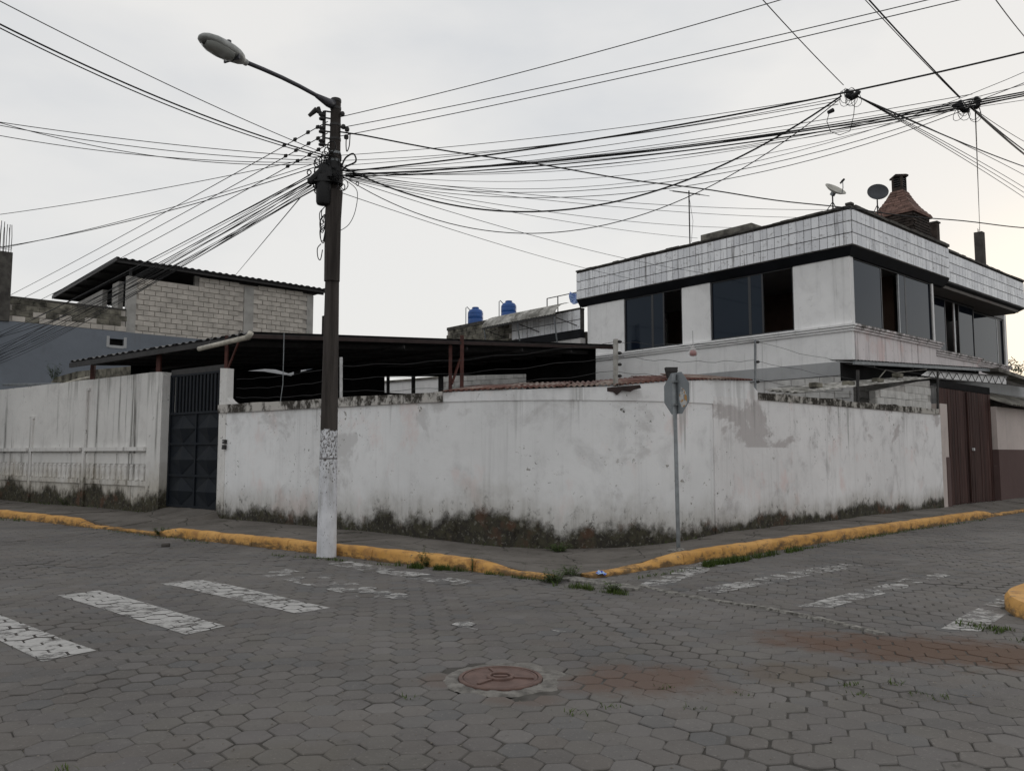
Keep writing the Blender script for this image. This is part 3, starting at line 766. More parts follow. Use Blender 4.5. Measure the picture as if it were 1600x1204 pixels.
# pavement slabs between kerb and wall
pav = struct(empty('pavement'))
def inner_z_l(s): return interp(s, [(-60,.16),(-18.6,.17),(-17.8,.20),(-15.9,.20),(-15.2,.17),(-11,.15),(-9.3,.10),(-8.0,.03)])
def inner_z_r(s): return interp(s, [(9,.0),(10.6,.04),(11.6,.12),(13,.17),(60,.17)])
def slab(quad, seed):
    random.seed(seed); m = MB(); N = 8; vs = []
    for i in range(N+1):
        for j in range(N+1):
            a = quad[0].lerp(quad[1], i/N); b = quad[3].lerp(quad[2], i/N); p = a.lerp(b, j/N)
            vs.append(p + Vector((0,0, mnoise.noise(p*1.1)*.014 + mnoise.noise(p*3.5)*.007)))
    o_ = len(vs); vs2 = [vs[i] + Vector((0,0,-.12)) for i in range(len(vs))]
    W = N+1
    rim = [i*W for i in range(N+1)] + [N*W + j for j in range(1, N+1)] + [i*W + N for i in range(N-1, -1, -1)] + [j for j in range(N-1, 0, -1)]
    fs = [(i*W+j, (i+1)*W+j, (i+1)*W+j+1, i*W+j+1) for i in range(N) for j in range(N)]
    fs += [(rim[k], rim[(k+1)%len(rim)], o_+rim[(k+1)%len(rim)], o_+rim[k]) for k in range(len(rim))]
    ob = m.add(vs + vs2, fs).build('slab', M['pave'], pav, fix=True); smooth_angle(ob, 50)
s = -34.0; k = 0
while s < -10.2:
    L_ = U(1.3, 2.2); e_ = min(s + L_, -10.15)
    if -10.15 - e_ < .6: e_ = -10.15
    dz = U(-.012, .012)
    slab([LP(s, KERB_L+KW+.006, hl(s)-.004+dz), LP(e_-.018, KERB_L+KW+.006, hl(e_)-.004+dz), LP(e_-.018, WALL_L+.05, inner_z_l(e_)+dz), LP(s, WALL_L+.05, inner_z_l(s)+dz)], k); s = e_; k += 1
s = 12.75
while s < 42:
    e_ = s + U(1.1, 1.9); dz = U(-.010, .010)
    slab([RP(s, KERB_R+KW+.006, hr(s)-.004+dz), RP(e_-.018, KERB_R+KW+.006, hr(e_)-.004+dz), RP(e_-.018, WALL_R+.06, inner_z_r(e_)+dz), RP(s, WALL_R+.06, inner_z_r(s)+dz)], k); s = e_; k += 1
# corner fan of slabs
ci = [i for i in range(len(WP)) if (WP[i]-P0).dot(AL) >= -.3 and (WP[i]-P1).dot(AR) <= .3 or False]
arc = [P0 + (CEN-P0)*0] 
arcp = []
a0 = math.atan2((P0-CEN).y, (P0-CEN).x); a1 = math.atan2((P1-CEN).y, (P1-CEN).x)
if a1 < a0: a1 += 2*math.pi
for i in range(9):
    a = a0 + (a1-a0)*i/8; arcp.append(CEN + Vector((math.cos(a), math.sin(a), 0))*(RAD-.05))
kl = [LP(-10.15, KERB_L+KW+.006), LP(-8.6, KERB_L+KW+.006), LP(-7.2, KERB_L+KW+.006), LP(-6.3, KERB_L+KW+.006), A2.inverted() @ Vector((KERB_L+KW, KERB_R+KW)), RP(8.2, KERB_R+KW+.006), RP(9.4, KERB_R+KW+.006), RP(11.0, KERB_R+KW+.006), RP(12.75, KERB_R+KW+.006)]
kl = [Vector((p.x, p.y, 0)) for p in kl]
kz = [.15, .16, .15, .055, .04, .05, .13, .16, .165]
wz = [.13, .10, .05, .015, .012, .015, .05, .11, .17]
for i in range(8):
    q = [kl[i] + Vector((0,0,kz[i])), kl[i+1] + Vector((0,0,kz[i+1])), arcp[i+1] + Vector((0,0,wz[i+1])), arcp[i] + Vector((0,0,wz[i]))]
    mid = [q[0].lerp(q[3], .5 + .06*((i%3)-1)), q[1].lerp(q[2], .5 + .06*(((i)%3)-1))]
    c = sum(q, Vector())/4
    sh = lambda p, c_: p + (c_-p).normalized()*.008
    slab([sh(q[0],c), sh(q[1],c), mid[1] + (q[1]-mid[1]).normalized()*.01, mid[0] + (q[0]-mid[0]).normalized()*.01], k); k += 1
    slab([mid[0], mid[1], sh(q[2],c), sh(q[3],c)], k); k += 1
# broken piece of old kerb lying in the gutter at the corner
random.seed(21)
bk = MB(); 
bp = [on_z(u, v) for u, v in ((862,905),(905,912),(945,917),(972,925))]
for (a, b) in zip(bp, bp[1:]):
    d = (b-a).normalized(); s_ = Vector((-d.y, d.x, 0))
    bk.obox((a+b)/2 + s_*.14 + Vector((0,0,.01 + U(-.005,.008))), d*((b-a).length/2*.97), s_*U(.10,.15), Vector((0,0,.03)))
tag(bk.build('broken_kerb', M['rubble'], bevel=.015), 'low broken grey kerb pieces overgrown with weeds at the street corner', 'kerb')

# driveway ramp in front of the steel gate
rp = MB(); random.seed(2); N = 10; vs = []
for i in range(N+1):
    for j in range(7):
        s_ = -18.5 + 2.7*i/N; n_ = KERB_L + .75 + (WALL_L + .25 - KERB_L - .75)*j/6
        z_ = interp(j/6, [(0,.10),(.5,.22),(.85,.31),(1,.33)]) + mnoise.noise(Vector((s_*2.2, n_*2.2, 0)))*.025 - (.16 if j == 0 else 0) - (.30 if i in (0, N) else 0)
        vs.append(LP(s_ + mnoise.noise(Vector((s_, n_*3, 4)))*.08, n_, z_))
rp.add(vs, [(i*7+j, (i+1)*7+j, (i+1)*7+j+1, i*7+j+1) for i in range(N) for j in range(6)])
o = struct(rp.build('ramp', M['pave'])); smooth_angle(o, 25)

# ================================================================== OLD WALL ON THE LEFT STREET
wa = tag(empty('old_wall', LP(-18.7, WALL_L)), 'tall streaked white wall with a filled-in balustrade, beside the dark steel gate', 'wall')
def wadd(m, name, mat, **kw): o = m.build(name, mat, wa, fix=True, **kw); child_fix(o, wa); return o
m = MB(); vs = []; N = 60
for i in range(N+1):
    s_ = -34 + (34-19.05)*i/N
    zt = 3.60 + mnoise.noise(Vector((s_*.9, 0, 2)))*.015
    vs += [LP(s_, WALL_L, -.08), LP(s_, WALL_L, zt), LP(s_, WALL_L+.2, zt), LP(s_, WALL_L+.2, -.08)]
m.add(vs, [(i*4+j, i*4+(j+1)%4, (i+1)*4+(j+1)%4, (i+1)*4+j) for i in range(N) for j in range(4)] + [(3,2,1,0), (N*4, N*4+1, N*4+2, N*4+3)])
wadd(m, 'plaster_face', M['wall_a'])
m = MB(); m.prism([LP(-19.05, WALL_L-.06, -.05), LP(-18.42, WALL_L-.06, -.05), LP(-18.42, WALL_L-.06, 3.50), LP(-18.50, WALL_L-.06, 3.58), LP(-19.05, WALL_L-.06, 3.60)], NL*.36)
wadd(m, 'end_pier', M['wall_a'])
for s_, zt, wd in ((-25.6, 2.62, .16), (-22.3, 3.3, .18), (-29.2, 1.9, .16)):
    m = MB(); m.prism([LP(s_-wd/2, WALL_L-.05, .0), LP(s_+wd/2, WALL_L-.05, .0), LP(s_+wd/2, WALL_L-.05, zt), LP(s_-wd/2, WALL_L-.05, zt)], NL*.07); wadd(m, 'pilaster', M['wall_a'])
    m = MB(); m.prism([LP(s_-wd*.9, WALL_L-.05, zt), LP(s_+wd*.9, WALL_L-.05, zt), LP(s_+wd*.9, WALL_L-.05, zt+.07), LP(s_-wd*.9, WALL_L-.05, zt+.07)], NL*.07); wadd(m, 'pilaster_cap', M['wall_a'])
spans = [(-25.5, -22.4), (-22.2, -19.07), (-29.1, -25.7), (-33.5, -29.3)]
for a_, b_ in spans:
    m = MB(); m.prism([LP(a_, WALL_L-.12, 1.66), LP(b_, WALL_L-.12, 1.66), LP(b_, WALL_L-.12, 1.76), LP(a_, WALL_L-.12, 1.76)], NL*.14); wadd(m, 'rail', M['wall_a'])
    m = MB(); m.prism([LP(a_, WALL_L-.05, .80), LP(b_, WALL_L-.05, .80), LP(b_, WALL_L-.05, .92), LP(a_, WALL_L-.05, .92)], NL*.07); wadd(m, 'plinth', M['wall_a'])
bm_ = MB().lathe([(.055,0),(.055,.04),(.03,.07),(.045,.17),(.062,.27),(.03,.33),(.05,.36),(.05,.41)], n=10)
bo = bm_.build('baluster', M['wall_a']); bme = bo.data; bpy.data.objects.remove(bo)
for p in bme.polygons: p.use_smooth = True
for a_, b_ in spans[:3]:
    n = 11
    for i in range(n):
        p = LP(a_ + (b_-a_)*(i+.5)/n, WALL_L - .012, .915); o = share('baluster', bme, wa, p - wa.location)
    m = MB()
    for i in range(n):
        c = a_ + (b_-a_)*(i+.5)/n; hw = (b_-a_)/n*.36
        m.prism([LP(c-hw, WALL_L-.030, 1.60), LP(c+hw, WALL_L-.030, 1.60), LP(c, WALL_L-.030, 1.53)], NL*.05)
    wadd(m, 'dentil_row', M['wall_a'])
for a_, b_ in spans[:3]:
    m = MB(); m.prism([LP(a_, WALL_L-.025, 1.335), LP(b_, WALL_L-.025, 1.335), LP(b_, WALL_L-.025, 1.60), LP(a_, WALL_L-.025, 1.60)], NL*.04); wadd(m, 'infill_panel', M['wall_a'])

# ================================================================== STEEL GATE
sg = tag(empty('steel_gate', LP(-17.2, WALL_L+.16, .30)), 'dark steel door with barred top and raised diamond panels, between white pillars', 'gate')
def sadd(m, name, mat=None, **kw): o = m.build(name, mat or M['gate'], sg, fix=True, **kw); child_fix(o, sg); return o
g0, g1, gz0, gz1 = -18.42, -16.10, .33, 3.5
gn = WALL_L + .16
def gq(s0, s1, z0, z1, n0, dn): return MB().prism([LP(s0, n0, z0), LP(s1, n0, z0), LP(s1, n0, z1), LP(s0, n0, z1)], NL*dn)
sadd(gq(g0, g1, gz0, 2.53, gn+.02, .02), 'sheet')
for s0, s1, z0, z1 in ((g0, g0+.06, gz0, gz1), (g1-.06, g1, gz0, gz1)): sadd(gq(s0, s1, z0, z1, gn-.02, .04), 'stile')
for z in (gz0, 1.05, 1.80, 2.53, gz1-.05): sadd(gq(g0+.06, g1-.06, z, z+.05, gn-.02, .035), 'cross_rail')
sadd(gq((g0+g1)/2-.025, (g0+g1)/2+.025, gz0+.05, 2.53, gn-.016, .03), 'middle_stile')
cs = (g0+g1)/2
for zi, (z0, z1) in enumerate(((gz0+.05, 1.05), (1.10, 1.80), (1.85, 2.53))):
    for a_, b_ in ((g0+.06, cs-.025), (cs+.025, g1-.06)):
        ms, mz = (a_+b_)/2, (z0+z1)/2; m = MB()
        pts = [LP(a_, gn+.012, mz), LP(ms, gn+.012, z0), LP(b_, gn+.012, mz), LP(ms, gn+.012, z1), LP(ms, gn-.075, mz)]
        m.add(pts, [(0,1,4),(1,2,4),(2,3,4),(3,0,4)]); o = m.build('diamond_panel', M['gate'], sg); child_fix(o, sg)
for i in range(15):
    s_ = g0+.06 + (g1-g0-.12)*(i+.5)/15
    sadd(gq(s_-.036, s_+.036, 2.58, gz1-.05, gn-.01, .025), 'bar')
sadd(gq(g0+.06, g1-.06, 2.58, gz1-.06, gn+.10, .01), 'backing_sheet', M['dark_fill'])
sadd(gq(g0+.02, g1-.02, gz1+.0, gz1+.13, gn-.01, .05), 'lintel_beam', M['steel_dark'])

# ================================================================== BROWN WOODEN GATE, right street
wg = tag(empty('wooden_gate', RP(25.75, WALL_R+.2, .15)), 'tall brown plank double gate at the end of the white wall', 'gate')
def wgadd(m, name, mat=None, **kw): o = m.build(name, mat or M['wood'], wg, fix=True, **kw); child_fix(o, wg); return o
q0, q1 = 23.64, 27.75; NP = 20
for i in range(NP):
    a_ = q0 + (q1-q0)*i/NP; b_ = q0 + (q1-q0)*(i+1)/NP
    random.seed(i+60); dn = U(0, .015)
    m = MB(); m.prism([RP(a_+.008, WALL_R+.16+dn, .14+U(0,.03)), RP(b_-.008, WALL_R+.16+dn, .14+U(0,.03)), RP(b_-.008, WALL_R+.16+dn, 3.42), RP(a_+.008, WALL_R+.16+dn, 3.42)], NR*.04); wgadd(m, 'plank')
wgadd(MB().prism([RP(q0, WALL_R+.205, .2), RP(q1, WALL_R+.205, .2), RP(q1, WALL_R+.205, 3.4), RP(q0, WALL_R+.205, 3.4)], NR*.03), 'backing', M['dark_fill'])
wgadd(MB().prism([RP(25.66, WALL_R+.12, .2), RP(25.74, WALL_R+.12, .2), RP(25.74, WALL_R+.12, 3.4), RP(25.66, WALL_R+.12, 3.4)], NR*.035), 'meeting_stile')
wgadd(MB().obox(RP(26.0, WALL_R+.13, 1.72), AR*.05, NR*.03, Vector((0,0,.04))), 'lock', M['white_metal'], bevel=.01)
wgadd(MB().prism([RP(q0, WALL_R+.16, 3.43), RP(q1, WALL_R+.16, 3.43), RP(q1, WALL_R+.16, 3.64), RP(q0, WALL_R+.16, 3.62)], NR*.06), 'void_board', M['dark_fill'])  # near-black board standing in for the dark void above the planks
# neighbouring beige / brown wall beyond the gate
nb = tag(empty('side_wall', RP(30, WALL_R)), 'beige wall with a brown painted lower half beyond the wooden gate', 'wall')
o = MB().prism([RP(27.78, WALL_R+.02, 1.72), RP(40, WALL_R+.02, 1.72), RP(40, WALL_R+.02, 3.05), RP(27.78, WALL_R+.02, 3.05)], NR*.2).build('upper_paint', M['beige'], nb, fix=True); child_fix(o, nb)
o = MB().prism([RP(27.78, WALL_R+.0, -.05), RP(40, WALL_R+.0, -.05), RP(40, WALL_R+.0, 1.72), RP(27.78, WALL_R+.0, 1.72)], NR*.22).build('lower_paint', M['brown_paint'], nb, fix=True); child_fix(o, nb)
for k in range(9):
    a_ = 27.7 + k*1.35; m = MB().corr(RP(a_, WALL_R-.35, 3.10), RP(a_+1.4, WALL_R-.35, 3.10), RP(a_, WALL_R+1.6, 3.85), .2, .03)
    o = m.build('roof_sheet', M['fibre_dark'], nb); child_fix(o, nb)
o = MB().prism([RP(27.78, WALL_R+1.2, 3.0), RP(40, WALL_R+1.2, 3.0), RP(40, WALL_R+1.2, 4.3), RP(27.78, WALL_R+1.2, 4.3)], NR*.2).build('upper_wall', M['dark_conc'], nb, fix=True); child_fix(o, nb)

# ================================================================== WHITE HOUSE
HX, HY = Vector((.757, .654, 0)).normalized(), None
HY = Vector((-HX.y, HX.x, 0)); HC = Vector((9.0, 21.0, 0)); HROT = math.atan2(HX.y, HX.x)
def loc(p): q = p - HC; return q.dot(HX), q.dot(HY), p.z
def lf(u, v, off=0):  # left face: local y and z
    q = loc(on_plane(u, v, HC + HX*off, HY)); return q[1], q[2]
def rf(u, v, off=0):
    q = loc(on_plane(u, v, HC + HY*off, HX)); return q[0], q[2]
def hw(x, y, z): v = HC + HX*x + HY*y; v.z = z; return v
house = tag(empty('house', HC, HROT), 'two-storey white house with tiled parapet, black band and dark tinted windows', 'house')
def hb(name, mat, *boxes, parent=None, bevel=0, fix=False):
    m = MB()
    for b in boxes: m.box(*b)
    return m.build(name, mat, parent or house, bevel=bevel, fix=fix)
ZT, ZB, ZW, ZS, ZF = 8.10, 7.08, 6.87, 5.03, 4.05    # parapet top, parapet foot, window head, sill, floor underside
XE = rf(1597, 428)[0]; YE = lf(907, 428)[0]; YW = lf(918, 500)[0]; XST = rf(1470, 373)[0]
y1a, y1b = lf(1240, 470)[0], lf(1110, 490)[0]; y2a, y2b = lf(1066, 500)[0], lf(975, 500)[0]
WT = .22
# upper storey: left face wall with two window openings
hb('upper_wall', M['house'], (0,WT,0.14,y1a,ZS,ZW), (0,WT,y1b,y2a,ZS,ZW), (0,WT,y2b,YW,ZS,ZW), (0.001,WT,0.14,YW,ZW,ZB-.005), (0,WT,0.14,YW,ZF,ZS-.19), (0,WT,0,.14,ZF,ZB-.005))
# upper storey: right face, stepped bays
b1 = rf(1457, 480)[0]; OF2, OF3 = .75, 1.0
b2 = rf(1523, 500, OF2)[0]; b3 = rf(1568, 500, OF3)[0]
hb('spandrel', M['house_st'], (.141,b1+.12,0,.2,ZF,ZS-.19))
hb('spandrel', M['house_st'], (b1+.13,b2+.1,OF2,OF2+.2,ZF,ZS-.19))
hb('spandrel', M['house_st'], (b2+.11,b3+.05,OF3,OF3+.2,ZF,ZS-.19))
hb('end_wall', M['house'], (b3,b3+.22,OF3-.02,YW,ZF,ZB-.005))
hb('return_wall', M['house'], (b1+.02,b1+.12,.0,OF2+.1,ZS,ZB-.005), (b1+.12,b1+.125,.2,OF2,ZF,ZS))
# mouldings (window sill course)
for (x0, x1, y0, y1) in ((-.10, -.0, -.10, YW-.01),):
    for dz, pr in ((0, .12), (-.065, .09), (-.13, .05)):
        hb('sill_moulding', M['house'], (-pr, .05, -pr, YW-.01, ZS-.06+dz, ZS+dz-.005))
for (x0, x1, of) in ((.06, b1+.45, 0), (b1+.14, b2+.35, OF2), (b2+.12, b3+.3, OF3)):
    for dz, pr in ((0, .13), (-.065, .09), (-.13, .05)):
        hb('sill_moulding', M['house_st'], (x0, x1-.1+pr, of-pr, of+.05, ZS-.06+dz, ZS+dz-.006))
# slab band and ground floor
hb('floor_band', M['band_grey'], (-.02,.3,-.0,YW,3.68,ZF-.003), (.301,b3,.02,.4,3.68,ZF-.003))
hb('ground_wall', M['house_block'], (.03,.25,.03,YW,-.05,3.675), (.251,b3,.06,.3,-.05,3.675))
hb('back_wall', M['house'], (.3,b3,YW-.2,YW-.02,0,ZB))
hb('inner_wall', M['room'], (4.2,4.3,.7,YW-.3,ZF+.1,ZB-.02))
hb('inner_floor', M['room_dark'], (.23,b3,.65,YW-.25,ZF+.02,ZF+.12))
hb('inner_wall', M['room_dark'], (b1-.1,b3,2.6,2.7,ZF+.12,ZB-.02))
hb('door', M['curtain'], (4.12,4.19,2.6,3.5,ZF+.12,ZF+2.3))
hb('roof_slab', M['band_grey'], (.05,XE-.05,.05,YE-.05,ZB-.03,ZB+.08))
# exposed painted blocks at the corner of the ground floor
blk = MB().box(-.203,.203,-.02,.02,-.093,.093).build('block', M['paintedblock'], bevel=.008); bme2 = blk.data; bpy.data.objects.remove(blk)
random.seed(4)
for i in range(5):
    for j in range(5):
        share('block', bme2, house, (.018 + U(-.004,.004), .32 + .42*j + (.21 if i%2 else 0), 3.56 - .2*i), (0, 0, math.pi/2))
for i in range(4):
    for j in range(5):
        share('block', bme2, house, (.24 + .42*j + (.21 if i%2 else 0), .042 + U(-.004,.004), 3.56 - .2*i))
# windows
def window(face, of, a, b, panes, openings=(), dark=False):
    """face 'L' or 'R'; panes: list of (from, to, material, depth)"""
    wv = empty('window'); wv.parent = house
    z0, z1 = ZS+.002, ZW-.002
    def bx(name, mat, p, q, d0, d1, za, zb, par=None):
        return hb(name, mat, (d0, d1, p, q, za, zb) if face == 'L' else (p, q, of+d0, of+d1, za, zb), parent=par or wv)
    fw = .05
    fr = MB()
    def fb(p, q, d0, d1, za, zb): fr.box(*((d0, d1, p, q, za, zb) if face == 'L' else (p, q, of+d0, of+d1, za, zb)))
    fb(a, a+fw, .03, .10, z0, z1); fb(b-fw, b, .03, .10, z0, z1); fb(a+fw, b-fw, .03, .10, z0, z0+fw); fb(a+fw, b-fw, .03, .10, z1-fw, z1)
    fr.build('frame', M['frame'], wv)
    for p, q, mat, d in panes:
        bx('pane', mat, p, q, d, d+.008, z0+fw, z1-fw)
    return wv, bx
ya, yb = y1a, y1b; d1 = lf(1190, 500)[0]; d2 = lf(1173, 500)[0]
wv, bx = window('L', 0, ya, yb, [(d1+.0, d2, M['glass'], .045), (d2+.09, yb-.05, M['glass'], .065)])
bx('mullion', M['frame'], d1-.05, d1, .035, .08, ZS+.05, ZW-.05); bx('mullion', M['frame'], d2, d2+.09, .04, .10, ZS+.05, ZW-.05)
d1 = lf(1035, 500)[0]; d2 = lf(1020, 500)[0]
wv, bx = window('L', 0, y2a, y2b, [(d1, d2, M['glass'], .045), (d2+.09, y2b-.05, M['glass'], .065)])
bx('mullion', M['frame'], d1-.05, d1, .035, .08, ZS+.05, ZW-.05); bx('mullion', M['frame'], d2, d2+.09, .04, .10, ZS+.05, ZW-.05)
p1, p2, p3 = rf(1380, 480)[0], rf(1408, 480)[0], rf(1418, 480)[0]
wv, bx = window('R', 0, .145, b1, [(.19, p1, M['glass'], .05), (p2, p3-.04, M['glass'], .05), (p3+.05, b1-.05, M['glass'], .06)])
bx('mullion', M['frame'], p1, p1+.05, .04, .09, ZS+.05, ZW-.05); bx('mullion', M['alu'], p2-.04, p2, .04, .09, ZS+.05, ZW-.05); bx('mullion', M['frame'], p3-.04, p3+.05, .045, .10, ZS+.05, ZW-.05)
p1, p2, p3 = rf(1478, 480, OF2)[0], rf(1490, 480, OF2)[0], rf(1500, 480, OF2)[0]
wv, bx = window('R', OF2, b1+.13, b2, [(b1+.18, p1, M['glass'], .05), (p3, b2-.05, M['glass'], .05)])
bx('mullion', M['frame'], p1, p1+.05, .04, .09, ZS+.05, ZW-.05); bx('mullion', M['alu'], p2+.08, p2+.2, .04, .08, ZS+.05, ZW-.05); bx('mullion', M['frame'], p3-.07, p3, .04, .09, ZS+.05, ZW-.05)
bx('curtain', M['curtain'], p1+.06, p2+.08, .3, .33, ZS, ZW)
p1, p2 = rf(1558, 480, OF3)[0], rf(1563, 480, OF3)[0]
wv, bx = window('R', OF3, b2+.12, b3-.02, [(b2+.17, p1-.04, M['glass'], .05), (p2, b3-.07, M['glass'], .06)])
bx('mullion', M['alu'], p1-.04, p1+.02, .04, .08, ZS+.05, ZW-.05); bx('mullion', M['frame'], p1+.03, p2-.01, .04, .09, ZS+.05, ZW-.05)
hb('soffit', M['house_st'], (b1+.13, XE-.3, .1, 2.4, ZW+.02, ZB-.06))
hb('lintel', M['black_band'], (.146, b1, .02, .2, ZW, ZB-.01)); 
hb('lintel', M['black_band'], (b1+.13, b2, OF2, OF2+.2, ZW, ZW+.019)); hb('lintel', M['black_band'], (b2+.01, b3, OF3, OF3+.2, ZW, ZW+.018))
# black band under the parapet: sloping fascia
m = MB()
PO = .20     # parapet overhang
def fascia(x0, x1, y0, y1):
    pass
m.add([(-PO,-PO,ZB-.005),(-PO,YE,ZB-.005),(-.03,YE,ZW-.02),(-.03,-.03,ZW-.02),(.1,YE,ZW-.02),(.1,.1,ZW-.02),(.1,YE,ZB-.005),(.1,.1,ZB-.005)], [(0,1,2,3),(3,2,4,5),(1,6,4,2),(0,7,6,1),(5,4,6,7)])
m.add([(-PO,-PO,ZB-.005),(-.03,-.03,ZW-.02),(XST,-.03,ZW-.02),(XST+PO*0,-PO,ZB-.005),(.1,.1,ZW-.02),(XST,.1,ZW-.02),(XST,.1,ZB-.005),(.1,.1,ZB-.005)], [(0,1,2,3),(1,4,5,2),(3,2,5,6),(0,3,6,7)])
m.build('black_fascia', M['black_band'], house, fix=True)
YS = .18     # set-back of the second parapet length
m = MB()
m.add([(XST+.003,YS-PO,ZB-.035),(XST+.003,YS+.1,ZW+.02),(XE-.15,YS+.1,ZW+.02),(XE,YS-PO,ZB-.035),(XE,YE,ZB-.035),(XE-.15,YE,ZW+.02)], [(0,1,2,3),(3,2,5,4)])
m.prism([(XST+.003,YS-PO,ZB-.035),(XE,YS-PO,ZB-.035),(XE,YS+.3,ZB-.035),(XST+.003,YS+.3,ZB-.035)], (0,0,.02))
m.build('black_fascia', M['black_band'], house, fix=True)
# parapet backing (grout) and its tiles
hb('parapet', M['grout'], (-PO,-PO+.15,-PO,YE,ZB,ZT), (-PO+.151,XST,-PO,-PO+.15,ZB,ZT), (XST+.001,XE,YS-PO,YS-PO+.15,ZB-.01,ZT-.02), (XE-.15,XE,YS-PO+.151,YE,ZB-.01,ZT-.02), (-PO+.151,XE-.16,YE-.15,YE,ZB,ZT-.01))
tw, th, tg = .228, .318, .024
to = MB().box(-tw/2+.0075, tw/2-.0075, -.012, .012, -th/2+.011, th/2-.011).build('tile', M['tile'], bevel=.004); tme = to.data; bpy.data.objects.remove(to)
random.seed(9)
def tile_row(n, pos, rot, L):
    for i in range(n):
        for j in range(3):
            x = (i+.5)*L/n
            p = pos(x, ZB + .02 + th*(j+.5) + .012*0)
            o = share('tile', tme, house, (p[0]+U(-.002,.002), p[1]+U(-.002,.002), p[2]), (U(-.006,.006), 0, rot + U(-.006,.006)), (L/n/tw, 1, 1))
tile_row(45, lambda x, z: (-PO-.006, -PO + x, z), math.pi/2, YE+PO)
nR = 25; tile_row(nR, lambda x, z: (-PO + x, -PO-.006, z), 0, XST+PO)
tile_row(29, lambda x, z: (XST + x, YS-PO-.006, z-.01), 0, XE-XST)
# mouldy coping on the parapet
m = MB()
def cop(p, q, wv_, z0, z1, nseg):
    P, Q = Vector(p), Vector(q); d = (Q-P).normalized(); s_ = Vector((-d.y, d.x, 0))
    for i in range(nseg):
        a, b = P.lerp(Q, i/nseg), P.lerp(Q, (i+1)/nseg); dz = U(-.006,.02)
        m.obox((a+b)/2 + Vector((0,0,(z0+z1)/2 + dz/2)), d*((b-a).length/2 - .001), s_*(wv_/2 + U(-.008,.01)), Vector((0,0,(z1-z0+dz)/2)))
cop((-PO+.06,-PO,0), (-PO+.06,YE,0), .22, ZT+.002, ZT+.045, 40)
cop((-PO+.18,-PO+.06,0), (XST,-PO+.06,0), .22, ZT+.002, ZT+.07, 22)
cop((XST+.12,YS-PO+.06,0), (XE,YS-PO+.06,0), .22, ZT-.018, ZT+.035, 26)
m.build('parapet_coping', M['coping_dark'], house)
hb('corner_knob', M['coping_dark'], (-PO-.02,-PO+.16,-PO-.02,-PO+.16,ZT+.072,ZT+.14), bevel=.02)
# raised slab edge on the roof
ya_, yb_ = lf(1170, 358)[0], lf(1090, 378)[0]
hb('roof_hatch', M['fibre_dark'], (.15,1.4,ya_,yb_,ZT-.3,ZT+.36), bevel=.02)

# chimney hood on the roof
chp = hw(*[c for c in (4.6, 1.0)], 8.0)
def hloc(u, d): # roof point at photo column u and depth d
    return at_d(u, 330, d)
cp = at_d(1407, 340, 25.6)
ch = tag(empty('chimney', (cp.x, cp.y, 7.70), HROT), 'brick barbecue chimney with a pyramid tile hood on the white house roof', 'chimney')
zb = 1.55
m = MB().box(-.64,.64,-.64,.64,-.6,zb-.0); m.build('base', M['brick_dark'], ch)
bo = MB().box(-.12,.12,-.03,.03,-.035,.035).build('brick', M['brick_dark'], bevel=.006); brm = bo.data; bpy.data.objects.remove(bo)
random.seed(8)
for f in range(2):
    for j in range(9):
        for i in range(5):
            x = -.58 + .27*i + (.12 if j % 2 else 0)
            if x > .66: continue
            z = .72 + j*.09
            p = (x*.9, -.645, z) if f == 0 else (-.645, x*.9, z)
            share('brick', brm, ch, p, (0, 0, 0 if f == 0 else math.pi/2))
m = MB(); H0, H1 = zb, zb+.88
ringsz = [(.72, H0-.04), (.72, H0+.02), (.48, H0+.30), (.31, H0+.60), (.19, H1)]
vs = []
for r, z in ringsz: vs += [(-r,-r,z),(r,-r,z),(r,r,z),(-r,r,z)]
m.add(vs, [(i*4+j, i*4+(j+1)%4, (i+1)*4+(j+1)%4, (i+1)*4+j) for i in range(4) for j in range(4)] + [(3,2,1,0),(16,17,18,19)])
hood = m.build('hood', M['rooftile'], ch, fix=True)
bo = MB().box(-.5,.5,-.05,.05,-.012,.012).build('shingle', M['rooftile'], bevel=.004); shm = bo.data; bpy.data.objects.remove(bo)
for f in range(4):
    for j in range(9):
        t_ = (j+.4)/9; z = H0+.02 + (H1-H0-.02)*t_
        r = interp(z, [(b, a) for a, b in ringsz[1:]]); rz = f*math.pi/2
        nseg = max(2, int(r*2/.2))
        for i in range(nseg):
            x = -r + 2*r*(i+.5)/nseg; v = Matrix.Rotation(rz, 3, 'Z') @ Vector((x, -r-.004, z))
            o = share('shingle', shm, hood, v, (math.radians(62), 0, 0), (2*r/nseg*.94, 1, 1)); o.rotation_euler = (Matrix.Rotation(rz, 3, 'Z') @ Matrix.Rotation(math.radians(58), 3, 'X')).to_euler()
m = MB().box(-.17,.17,-.17,.17,H1,H1+.12); m.build('neck', M['brick_dark'], ch)
for sx in (-1, 1):
    for sy in (-1, 1): MB().box(sx*.14-.03, sx*.14+.03, sy*.14-.03, sy*.14+.03, H1+.12, H1+.46).build('vent_post', M['brick_dark'], ch)
for k in range(4): MB().box(-.16,.16,-.16,.16,H1+.17+.075*k,H1+.195+.075*k).build('louvre', M['steel_dark'], ch)
MB().lathe([(.31,0),(.31,.05),(.24,.09),(.08,.12)], (0,0,H1+.46), n=4).build('cap', M['brick_dark'], ch)
cb_ = at_d(1460, 355, 26.6)
cl_ = MB().box(-.12,.12,-.12,.12,-1.2,.12).build('roof_column', M['brick_dark'], bevel=.01); cl_.location = cb_; cl_.rotation_euler = (0,0,HROT)
MB().box(-.15,.15,-.15,.15,.12,.17).build('cap', M['coping_dark'], cl_)
tag(cl_, 'short dark masonry stub beside the brick chimney on the roof', 'column')
cb_ = at_d(1531, 385, 28.6)
